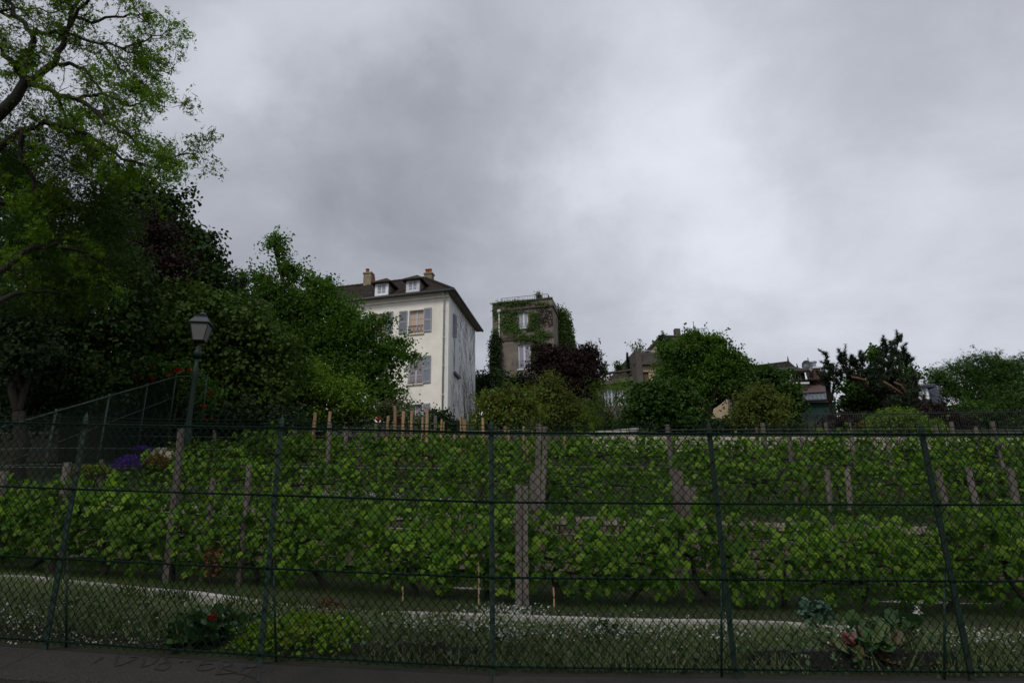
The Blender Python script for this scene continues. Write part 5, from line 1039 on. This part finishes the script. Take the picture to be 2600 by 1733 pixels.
# pale window frame glimpsed in the wall behind the leaves at left
p = P(275, 950, 22); mb = MB(); mb.box((p[0] - .5, p[1], p[2] - .45), (p[0] - .45, p[1] + .05, p[2] + .5)); mb.box((p[0] + .4, p[1], p[2] - .45), (p[0] + .46, p[1] + .05, p[2] + .5)); mb.box((p[0] - .5, p[1] - .002, p[2] - .5), (p[0] + .46, p[1] + .08, p[2] - .451))
ww_ = thing('left_garden_wall', 'dark stone wall with a small window, almost lost behind the creepers at left', 'wall', (p[0], p[1] + .3, 4.5)); mb.build('window_frame', MT['whiteframe'], ww_)
mb = MB(); a = P(-60, 1000, 21); b = P(640, 1000, 25); mb.hexa([(a[0], a[1] + .4, 3), (b[0], b[1] + .4, 3), (b[0], b[1] + .8, 3), (a[0], a[1] + .8, 3), (a[0], a[1] + .4, 7.4), (b[0], b[1] + .4, 8.0), (b[0], b[1] + .8, 8.0), (a[0], a[1] + .8, 7.4)]); mb.build('wall', MT['mortar'], ww_)

# ------------------------------------------------------------------ garden railing on top of the slope, right
mb = MB(); a, b = P(2035, 1050, 24.6), P(2680, 1040, 24.6); n = 110; t = thing('garden_railing', 'fine dark vertical bar railing along the top of the pale wall at right', 'railing', tuple((a + b) / 2 + [0, 0, -1.1]))
for i in range(n + 1): q = a + (b - a) * i / n; mb.tube([q + [0, 0, -1.2], q + [0, 0, .06]], .008, 3, cap=False)
tag(mb.build('bars', MT['blackmetal'], t), kind='stuff')
for dz in (-.05, -1.0): m2 = MB(); m2.tube([a + [0, 0, dz], b + [0, 0, dz]], .018, 5); m2.build('rail', MT['blackmetal'], t)

# ------------------------------------------------------------------ trees and shrubs
def onground(px, Y): 
    x = XR(px) * Y; return np.array([x, Y, float(H(x, Y))])
# the big locust tree at the upper left: limbs traced in space, then twigs and leaflet sprays grown from them
def locust():
    Y0 = 12.5; base = np.array([-12.6, 12.8, float(H(-12.6, 12.8))]); t = thing('locust_tree', 'large airy locust tree with dark crooked limbs reaching in from the upper left', 'tree', base)
    L = [([(-420, 1150), (-260, 800), (-120, 480), (-20, 300), (63, 207)], 0, .24, .10, 0),
         ([(63, 207), (71, 153), (78, 84), (46, 46), (23, 0), (10, -60)], -.4, .08, .03, 1), ([(63, 207), (95, 200), (140, 165), (155, 120), (165, 80), (180, 40), (205, -20), (230, -90)],   .3, .085, .03, 1),
         ([(75, 215), (130, 228), (195, 255), (240, 285), (280, 320), (310, 335), (350, 360), (390, 385), (430, 400), (475, 388)], -.8, .06, .010, 1), ([(78, 84), (110, 82), (160, 80), (205, 95), (260, 110), (310, 125), (350, 138), (375, 165), (435, 190)], .4, .045, .01, 1),
         ([(150, 165), (190, 166), (215, 175), (240, 200), (262, 240), (290, 290)], .2, .05, .012, 1), ([(-120, 480), (-40, 400), (60, 330), (120, 312), (160, 340), (210, 355), (250, 400), (300, 430)], .8, .08, .012, 1),
         ([(60, 330), (52, 400), (80, 450), (105, 500), (100, 560)], .8, .06, .012, 1), ([(-120, 520), (0, 515), (60, 520), (130, 535), (190, 530)], 1.4, .07, .014, 1), ([(-60, 160), (0, 120), (40, 170), (63, 207)], .6, .05, .08, 1),
         ([(180, 40), (230, 60), (290, 40), (350, 40), (400, 30)], .9, .045, .01, 1), ([(165, 80), (200, 20), (250, -20), (330, 0), (380, 60)], -.6, .045, .01, 1), ([(260, 110), (300, 170), (330, 200), (400, 215)], 0, .03, .008, 1), ([(310, 125), (370, 100), (430, 75)], .5, .03, .008, 1),
         ([(195, 255), (260, 235), (310, 255), (370, 270)], -1, .04, .009, 1), ([(120, 312), (180, 320), (240, 350), (310, 400), (380, 420), (410, 440)], 0.2, .06, .01, 1), ([(46, 46), (0, 30), (-60, 60)], 0, .05, .02, 1), ([(130, 228), (150, 270), (190, 330), (230, 370)], -.3, .04, .01, 1),
         ([(-20, 700), (60, 640), (140, 620), (220, 640), (280, 680)], 1.5, .07, .012, 1), ([(-60, 800), (40, 740), (120, 740), (200, 760)], 2.0, .07, .012, 1), ([(0, 30), (60, 20), (120, 30), (170, 20)], .3, .03, .01, 1)]
    mb = MB(); tips = []
    def twig(p, d, l, r, depth):
        n = 4; pts = [p]; q = p
        for i in range(n):
            d = d + rng.normal(size=3) * .28 + np.array([0, 0, -.03]); d /= np.linalg.norm(d); q = q + d * l / n; pts.append(q)
            if depth > 0 and rng.random() < .75:
                e = d + rng.normal(size=3) * .8; e /= np.linalg.norm(e); twig(q, e, l * .62, r * .6, depth - 1)
        mb.tube(pts, [r * (1 - .2 * i) for i in range(n + 1)], 4, cap=False)
        if depth <= 1: tips.extend([(pts[-1], d), (pts[-2], d)] + ([(pts[2], d)] if depth == 0 else []))
    for pl, dy, r0, r1, tw_ in L:
        pts = []; k = len(pl); Ys = Y0 + np.linspace(0, dy, k)
        P3 = [P(x, y, Yv) for (x, y), Yv in zip(pl, Ys)]
        for i in range(k - 1):
            for j in range(3): pts.append(P3[i] + (P3[i + 1] - P3[i]) * j / 3 + (rng.normal(size=3) * .03 if 0 < i + j else 0))
        pts.append(P3[-1]); n = len(pts); mb.tube(pts, [r0 + (r1 - r0) * i / (n - 1) for i in range(n)], 7, cap=False)
        if tw_:
            for i in range(1, n):
                for _ in range(1):
                    d = pts[i] - pts[i - 1]; d /= np.linalg.norm(d); e = d * .6 + rng.normal(size=3) * np.array([.7, .7, .6]); e /= np.linalg.norm(e); twig(pts[i], e, rng.uniform(.3, .68), .012, 1 if i < n * .55 else 2)
    mb.build('trunk', MT['bark'], t, smooth=True)
    tp = np.array([a for a, b in tips]); print('LOCUST TIPS', len(tp)); tp = tp[(np.sin(tp[:, 0] * 5.1 + 1) * np.sin(tp[:, 1] * 4.3) * np.sin(tp[:, 2] * 5.7) > .12) | (rng.random(len(tp)) < .16)]
    pts = np.repeat(tp, 5, 0) + rng.normal(size=(len(tp) * 5, 3)) * np.array([.09, .09, .07]); up_ = pts
    leaf_obj('crown', pts, .185 * rng.uniform(.6, 1.2, len(pts)), 'spray', 'locust', t, up=.35)
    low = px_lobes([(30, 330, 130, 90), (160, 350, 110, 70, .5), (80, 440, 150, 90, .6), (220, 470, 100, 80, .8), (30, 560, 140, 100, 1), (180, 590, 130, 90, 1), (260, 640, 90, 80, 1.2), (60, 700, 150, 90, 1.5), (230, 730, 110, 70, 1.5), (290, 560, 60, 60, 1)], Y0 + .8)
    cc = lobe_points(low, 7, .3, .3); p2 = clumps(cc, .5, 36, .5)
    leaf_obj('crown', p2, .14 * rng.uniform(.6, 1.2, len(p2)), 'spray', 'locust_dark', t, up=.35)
locust()
def T(name, label, cat, px, Y, L, mt, leaf, dens, nper, **k):
    return tree(name, label, cat, onground(px, Y), px_lobes(L, Y), mt, leaf, dens, nper, **k)
# left mass, from the back
T('maple_tree', 'dense dark green maple rising behind the locust at left', 'tree', 390, 25, [(330, 490, 90, 80), (400, 540, 75, 85), (300, 600, 90, 90), (440, 620, 80, 80), (510, 680, 62, 75), (540, 740, 60, 60), (470, 720, 80, 70), (505, 610, 26, 22), (400, 640, 90, 90)], 'maple', .2, 2.0, 30, shape='oval', clump=.6, trunk=.35, lump=.35)
T('copper_beech', 'dark purple leaved tree between the locust and the maple', 'tree', 380, 22.5, [(390, 610, 60, 75), (440, 680, 45, 50), (340, 640, 50, 60), (400, 700, 60, 50)], 'purple', .15, 3, 30, clump=.5, trunk=.2)
T('shadow_tree', 'low very dark foliage at the far left edge below the locust', 'tree', 40, 17, [(20, 800, 120, 90), (60, 900, 120, 90), (0, 700, 60, 60)], 'dark', .13, 3, 26, clump=.45, trunk=.2)
T('shade_tree', 'dark green tree filling the left edge above the side fence', 'tree', 160, 19, [(60, 620, 130, 90), (180, 680, 110, 80), (250, 600, 80, 80), (100, 520, 90, 60), (20, 430, 70, 60), (140, 780, 130, 90), (230, 850, 110, 90), (120, 900, 130, 90), (230, 960, 110, 80), (60, 1000, 140, 80), (330, 800, 70, 70), (300, 700, 90, 80)], 'maple', .14, 3.0, 30, shape='oval', clump=.5, trunk=.25)
T('climber', 'mass of pale edged creeper leaves tumbling over the wall left of the lamp', 'climbing plant', 390, 22, [(370, 800, 90, 70), (400, 880, 110, 80), (330, 900, 70, 60), (440, 770, 60, 50), (300, 960, 70, 60), (390, 970, 90, 60)], 'climber', .17, 3.4, 26, shape='oval', clump=.5, trunk=.1, up=.3)
T('hydrangea_climber', 'large rounded climbing shrub with drooping leaves just right of the street lamp', 'climbing plant', 590, 23, [(540, 790, 80, 60), (600, 830, 110, 80), (660, 900, 100, 80), (570, 920, 110, 80), (620, 990, 120, 70), (520, 1010, 80, 60), (690, 980, 70, 60)], 'climber', .17, 3.4, 26, shape='oval', clump=.5, trunk=.12, up=.3)
T('evergreen_tree', 'small dark tree top poking up between the maple and the light green tree', 'tree', 600, 29, [(605, 735, 36, 40), (590, 780, 50, 50)], 'dark', .2, 3, 24, clump=.5, trunk=.15)
T('light_green_tree', 'feathery light green tree with one tall shoot, before the left part of the white house', 'tree', 800, 27, [(712, 640, 13, 34), (700, 612, 9, 18), (735, 690, 40, 30), (660, 710, 34, 24), (700, 745, 70, 40), (800, 715, 40, 24), (820, 760, 70, 50), (740, 800, 110, 60), (860, 810, 90, 60), (900, 860, 80, 60), (800, 880, 130, 70), (700, 870, 90, 60), (960, 900, 60, 50), (930, 955, 80, 55), (1000, 872, 34, 16), (1030, 905, 36, 14), (960, 815, 34, 14), (975, 1000, 60, 40), (860, 960, 100, 60)], 'ash', .15, 3.2, 24, shape='diamond', clump=.55, trunk=.22, lump=.35, up=.3, rmin=.45)
T('bright_shrub', 'bright green rounded shrub in front of the light green tree', 'shrub', 800, 24.5, [(760, 960, 80, 50), (830, 1000, 100, 45), (730, 1010, 60, 40), (900, 1030, 60, 30), (780, 1060, 90, 34), (700, 1070, 60, 30)], 'bright', .13, 4.5, 24, clump=.4, trunk=.08, lump=.35)
T('grey_shrub', 'grey green fine leaved shrub behind the fresh stakes', 'shrub', 990, 25.5, [(930, 1050, 60, 32), (1000, 1045, 60, 32), (1050, 1070, 50, 20), (860, 1065, 60, 25)], 'silver', .10, 4, 26, clump=.4, trunk=.05)
T('dark_shrub', 'low dark evergreen shrub at the foot of the white house corner', 'shrub', 1105, 30, [(1110, 1062, 38, 22), (1140, 1078, 30, 14)], 'dark', .14, 6, 24, clump=.4, trunk=.06)
T('shrub', 'dark shrub under the climbers behind the side fence', 'shrub', 560, 21.5, [(480, 1060, 90, 50), (600, 1060, 110, 45), (700, 1065, 60, 35)], 'dark', .13, 4, 26, clump=.45, trunk=.06)
rb = T('rose_bush', 'rambling rose with red blooms beside the lamp post above the side fence', 'rose bush', 420, 20.2, [(380, 940, 60, 35), (450, 940, 60, 30), (520, 1010, 26, 60), (350, 975, 50, 30)], 'mid', .10, 5, 22, clump=.35, trunk=.04)
def bloom_mesh():
    pts = rng.normal(size=(14, 3)) * .022; me = leaf_mesh('rose_bloom', pts, .065, 'oval', up=.6); me.materials.append(LM['red']); return me
bm = bloom_mesh()
for x, y, s in ((351, 924, 1.7), (343, 957, 2.1), (350, 960, 1.8), (388, 931, .9), (381, 955, 1.1), (388, 962, 1.1), (430, 950, 1.5), (450, 938, 1.2), (446, 942, 1.0), (459, 938, 1.1), (482, 938, 1.5), (533, 995, 1.0), (526, 1011, .9), (517, 1032, 1.2), (514, 985, .9), (522, 1064, 1.0), (540, 1060, .9)):
    o = link('rose', bm, rb); o.location = V(P(x, y, 19.55) - rootloc(rb)); o.scale = (s * .72,) * 3; o.rotation_euler = (random.random() * 3, random.random() * 3, 0)
for x, y, Y, lb in ((1015, 1067, 21.4, 'poppy just right of the tallest fresh stakes'), (958, 1062, 21.6, 'poppy left of the fresh stakes before the grey shrub')):
    t = thing('poppy', 'orange red ' + lb, 'flower', tuple(P(x, y + 25, Y))); p = P(x, y, Y); leaf_obj('petals', p + rng.normal(size=(14, 3)) * .03, .10, 'oval', 'red', t, up=.9); mb = MB(); mb.tube([P(x, y + 28, Y) - [0, 0, .2], p], .008, 4); mb.build('stem', MT['vinebark'], t)
# middle
T('dark_ivy_bush', 'dark ivy covered mound at the foot of the tower house left corner', 'bush', 1250, 52, [(1235, 965, 30, 22), (1262, 975, 32, 30), (1225, 1000, 34, 34), (1275, 1010, 40, 40)], 'ivydark', .26, 1.6, 26, clump=.7, trunk=.15)
T('distant_tree', 'small pale green tree top between the white house and the dark ivy mound', 'tree', 1215, 60, [(1212, 968, 16, 14), (1216, 990, 20, 16)], 'mid', .26, 1.6, 26, clump=.6, trunk=.12)
T('plum_tree', 'round dark purple plum tree before the right side of the tower house', 'tree', 1440, 43, [(1385, 893, 30, 22), (1415, 915, 48, 38), (1465, 905, 40, 28), (1500, 905, 20, 30), (1512, 925, 12, 10), (1375, 935, 26, 26), (1430, 960, 85, 42), (1490, 960, 36, 40), (1460, 1005, 60, 36), (1410, 1010, 50, 30)], 'purple', .2, 2.6, 26, clump=.55, trunk=.2, lump=.35)
T('young_conifer', 'spiky dark shrub under the tall lower window of the tower house', 'shrub', 1320, 47, [(1300, 970, 18, 16), (1330, 968, 24, 22), (1345, 990, 26, 22)], 'dark', .22, 2.5, 22, clump=.5, trunk=.08)
T('redgreen_shrub', 'green shrub with reddish new leaves right of the white house', 'shrub', 1270, 29, [(1245, 1020, 42, 36), (1300, 1010, 44, 34), (1230, 1065, 50, 30), (1290, 1065, 60, 32), (1340, 1040, 30, 40)], 'redgreen', .14, 3.4, 22, clump=.45, trunk=.08, lump=.4)
T('olive_tree', 'olive green bushy tree below the purple plum tree', 'tree', 1400, 33, [(1395, 972, 32, 28), (1375, 1005, 34, 34), (1410, 1010, 42, 36), (1440, 1045, 50, 36), (1380, 1060, 50, 34), (1480, 1065, 34, 24)], 'olive', .13, 4, 26, clump=.42, trunk=.12)
T('dark_hedge', 'dark shadowy hedge behind the olive green tree', 'hedge', 1500, 38, [(1485, 1045, 44, 30), (1440, 1060, 80, 30), (1530, 1070, 80, 24)], 'dark', .2, 2.4, 24, clump=.5, trunk=.1)
T('wisteria_tree', 'thin bright green tree with drooping sprays before the balustrade house', 'tree', 1535, 31, [(1530, 985, 26, 18), (1575, 975, 22, 14), (1590, 1000, 26, 24), (1505, 1045, 22, 26), (1550, 1025, 30, 18), (1610, 1030, 26, 20), (1520, 1072, 34, 18)], 'bright', .2, 2.0, 12, shape='spray', clump=.45, trunk=.05, lump=.4, solid=False)
T('chestnut_shrub', 'dense layered green bush left of the tall green tree', 'bush', 1690, 29.5, [(1640, 1006, 46, 28), (1690, 1010, 60, 42), (1740, 1035, 46, 40), (1640, 1050, 66, 36), (1720, 1070, 60, 26), (1628, 988, 18, 12)], 'mid', .16, 3.6, 24, shape='oval', clump=.45, trunk=.12, lump=.35)
T('tall_green_tree', 'tallest dense green tree hiding most of the beige terrace house', 'tree', 1800, 37, [(1735, 878, 42, 28), (1790, 873, 42, 26), (1715, 910, 40, 34), (1840, 905, 34, 34), (1780, 920, 66, 44), (1855, 935, 24, 30), (1725, 955, 60, 36), (1830, 965, 52, 40), (1770, 985, 70, 36), (1880, 935, 14, 26), (1890, 965, 16, 30), (1815, 872, 22, 14), (1690, 985, 34, 26), (1872, 925, 26, 18), (1694, 888, 22, 16), (1757, 854, 18, 10), (1885, 1000, 20, 20)], 'ash', .19, 3.0, 26, clump=.55, trunk=.34, lump=.55, fork=P(1800, 1035, 37), up=.3)
T('linden_tree', 'rounded green tree before the brown roof of the chalet', 'tree', 1960, 35, [(1940, 955, 40, 22), (1975, 958, 30, 22), (1900, 985, 30, 30), (2000, 998, 28, 30), (1955, 1000, 52, 40), (2018, 1035, 14, 30), (1995, 1060, 30, 26), (1895, 1050, 30, 34)], 'mid', .2, 2.8, 24, shape='oval', clump=.5, trunk=.18, lump=.35)
T('golden_green_bush', 'yellow green rounded bush in front of the rounded linden', 'bush', 1935, 29, [(1930, 1005, 36, 26), (1960, 1020, 34, 26), (1905, 1030, 34, 28), (1950, 1055, 50, 30), (1890, 1065, 36, 24)], 'olive', .13, 4, 26, clump=.4, trunk=.09, lump=.35)
T('understory', 'low dark shrubs beneath the tall green tree', 'shrub', 1840, 33, [(1850, 1080, 60, 16), (1760, 1085, 60, 14), (1990, 1085, 60, 14)], 'dark', .15, 4, 22, clump=.4, trunk=.05)
# pines
def pine(label, base, Ls, Y, limbs, dens=3.2, trk=.17):
    lob = px_lobes(Ls, Y); t = thing('pine_tree', label, 'tree', base); cc = lobe_points(lob, dens * 2.6, .2, .3); pts = np.repeat(cc, 60, 0); d = rng.normal(size=pts.shape); d[:, 2] = d[:, 2] * .8 + .75; d /= np.linalg.norm(d, axis=1)[:, None]
    tt = np.repeat(rng.uniform(.12, .32, len(cc)), 60) * rng.random(len(pts)); ax = np.repeat(rng.normal(size=cc.shape) * [.5, .5, .2] + [0, 0, .9], 60, 0); pts = pts + ax * tt[:, None]
    leaf_obj('crown', pts, rng.uniform(.13, .26, len(pts)), 'needle', 'pine', t, dirs=d)
    mb = MB(); tops = [c for c, r in lob]
    fk = np.array(tops).mean(0) * .5 + np.array(base) * .5; p, r = wobble(base, fk, 4, .1, trk, trk * .7); mb.tube(p, r, 7)
    for c in tops: p, r = wobble(fk, c, 5, .18, .10, .03); mb.tube(p, r, 5, cap=False)
    mb.build('trunk', MT['bark'], t, smooth=True); mb = MB()
    for pl in limbs: mb = MB(); q = [P(x, y, Y - 1.3) for x, y in pl]; mb.tube(q, [.075, .065, .055, .045, .04][:len(q)], 7); mb.build('limb', MT['pinebark'], t, smooth=True)
pine('large spreading scots pine with orange limbs, right of the chalet', tuple(onground(2300, 35)), [(2270, 893, 30, 26), (2282, 868, 10, 20), (2245, 878, 10, 16), (2255, 930, 40, 30), (2300, 915, 16, 22), (2150, 920, 24, 18), (2180, 925, 26, 18), (2140, 905, 8, 14), (2150, 945, 36, 16), (2200, 955, 50, 20), (2260, 965, 50, 24), (2320, 970, 12, 24), (2310, 1005, 34, 24), (2240, 985, 40, 24)], 34.5,
     [[(2290, 1000), (2262, 980), (2243, 968)], [(2300, 998), (2288, 978), (2270, 970)], [(2200, 966), (2178, 960), (2163, 957)]])
pine('small pine with one upright spike between the chimney and the large pine', tuple(onground(2150, 37)), [(2097, 915, 7, 18), (2105, 945, 22, 22), (2095, 960, 14, 18), (2118, 975, 16, 18)], 36, [], trk=.09)
pine('low dark pine before the slate roofed house', tuple(onground(2350, 34)), [(2325, 965, 6, 16), (2322, 1012, 20, 20), (2290, 1030, 40, 24), (2340, 1045, 50, 24)], 33.5, [])
T('laurel_tree', 'dense dark green tree inside the large pine', 'tree', 2190, 37, [(2168, 985, 34, 28), (2205, 1000, 46, 40), (2172, 1030, 44, 38), (2230, 1040, 60, 44), (2215, 905, 16, 22), (2300, 960, 20, 40)], 'mid', .2, 2.6, 24, shape='oval', clump=.5, trunk=.16)
T('dome_bush', 'bright green clipped dome bush at the top of the vineyard, right', 'bush', 2285, 27, [(2280, 1085, 72, 46), (2250, 1085, 50, 34), (2330, 1095, 60, 28)], 'dome', .12, 22, 24, clump=.25, trunk=.08, rmin=.75, lump=.08)
T('dark_shrub', 'dark purple brown shrubs right of the clipped dome', 'shrub', 2380, 29, [(2370, 1050, 50, 30), (2420, 1080, 70, 22), (2140, 1070, 50, 26)], 'purple', .12, 4, 22, clump=.4, trunk=.06)
T('acacia_tree', 'wide airy acacia tree at the right edge', 'tree', 2500, 52, [(2440, 935, 34, 14), (2495, 912, 40, 14), (2470, 950, 50, 20), (2540, 930, 46, 20), (2400, 965, 38, 16), (2590, 935, 40, 30), (2530, 965, 60, 30), (2450, 985, 50, 16), (2580, 990, 60, 40), (2380, 950, 16, 6), (2415, 995, 40, 10), (2500, 1010, 70, 20)], 'mid', .42, 1.7, 22, shape='spray', clump=.8, trunk=.2, lump=.45, fork=P(2470, 1030, 52), rmin=.3, solid=False)
T('hedge_tree', 'dense green trees behind the railing at the right edge', 'tree', 2560, 29.5, [(2580, 1030, 60, 46), (2500, 1050, 70, 36), (2430, 1050, 50, 26), (2600, 1080, 50, 40), (2480, 1085, 90, 24)], 'mid', .15, 3.2, 24, clump=.42, trunk=.12)
# roof terrace planting
def potplant(px, py, Y, rx, ry, n, mt, label, leaf=.18, up=.2):
    c = P(px, py, Y); s = Y / F_PX; t = thing('roof_plant', label, 'plant', tuple(c - [0, 0, ry * s])); b = np.array(t.location); mb = MB(); pts = []
    for k in range(16):
        e = c + rng.normal(size=3) * [rx * s * .5, rx * s * .4, ry * s * .35] + [0, 0, ry * s * .3]; p, r = wobble(b - [0, 0, .3], e, 4, .15, .02, .008); mb.tube(p, r, 4, cap=False)
        for q in p[2:]: pts.append(q)
    pts = np.repeat(np.array(pts), n, 0); pts = pts + rng.normal(size=pts.shape) * .12; leaf_obj('foliage', pts, leaf * rng.uniform(.6, 1.1, len(pts)), 'diamond', mt, t, up=up); mb.build('stems', MT['bark'], t)
potplant(1622, 885, 50.5, 22, 24, 7, 'olive', 'spindly olive shrub on the corner of the beige house terrace'); potplant(1530, 935, 52, 12, 12, 7, 'mid', 'small round plant on the balustrade house roof, left'); potplant(1572, 932, 52, 20, 12, 8, 'mid', 'wider bushy plant on the balustrade house roof, middle')
potplant(1369, 750, 60.5, 8, 7, 5, 'silver', 'small pale plant behind the tower roof railing'); potplant(1760, 862, 50, 20, 14, 7, 'mid', 'plants on the upper roof of the beige house by the aerial'); potplant(1475, 888, 66, 16, 7, 6, 'dark', 'dark plants along the lower terrace railing of the tower house')
c = P(1594, 920, 51.5); t = thing('cypress', 'thin pencil shaped cypress on the balustrade house roof', 'tree', tuple(c - [0, 0, .9])); z = rng.uniform(-.8, 1.0, 700); rr = .13 * np.clip((1.05 - z) / 1.2, .1, 1); a = rng.uniform(0, 6.28, 700); leaf_obj('crown', c + np.column_stack([rr * np.cos(a), rr * np.sin(a), z - .2]), .12, 'diamond', 'dark', t, up=.8); mb = MB(); mb.tube([c - [0, 0, 1.4], c + [0, 0, .5]], .03, 5); mb.build('trunk', MT['bark'], t)
L6 = px_lobes([(1680, 858, 8, 8), (1678, 880, 7, 18), (1695, 868, 12, 6), (1692, 880, 8, 10)], 48.8); lc = clumps(lobe_points(L6, 26, .3), .3, 10, 1); tag(leaf_obj('ivy', lc, .16, 'diamond', 'ivydark', up=.2), 'ivy hanging on the corner of the upper storey of the beige house', 'ivy')
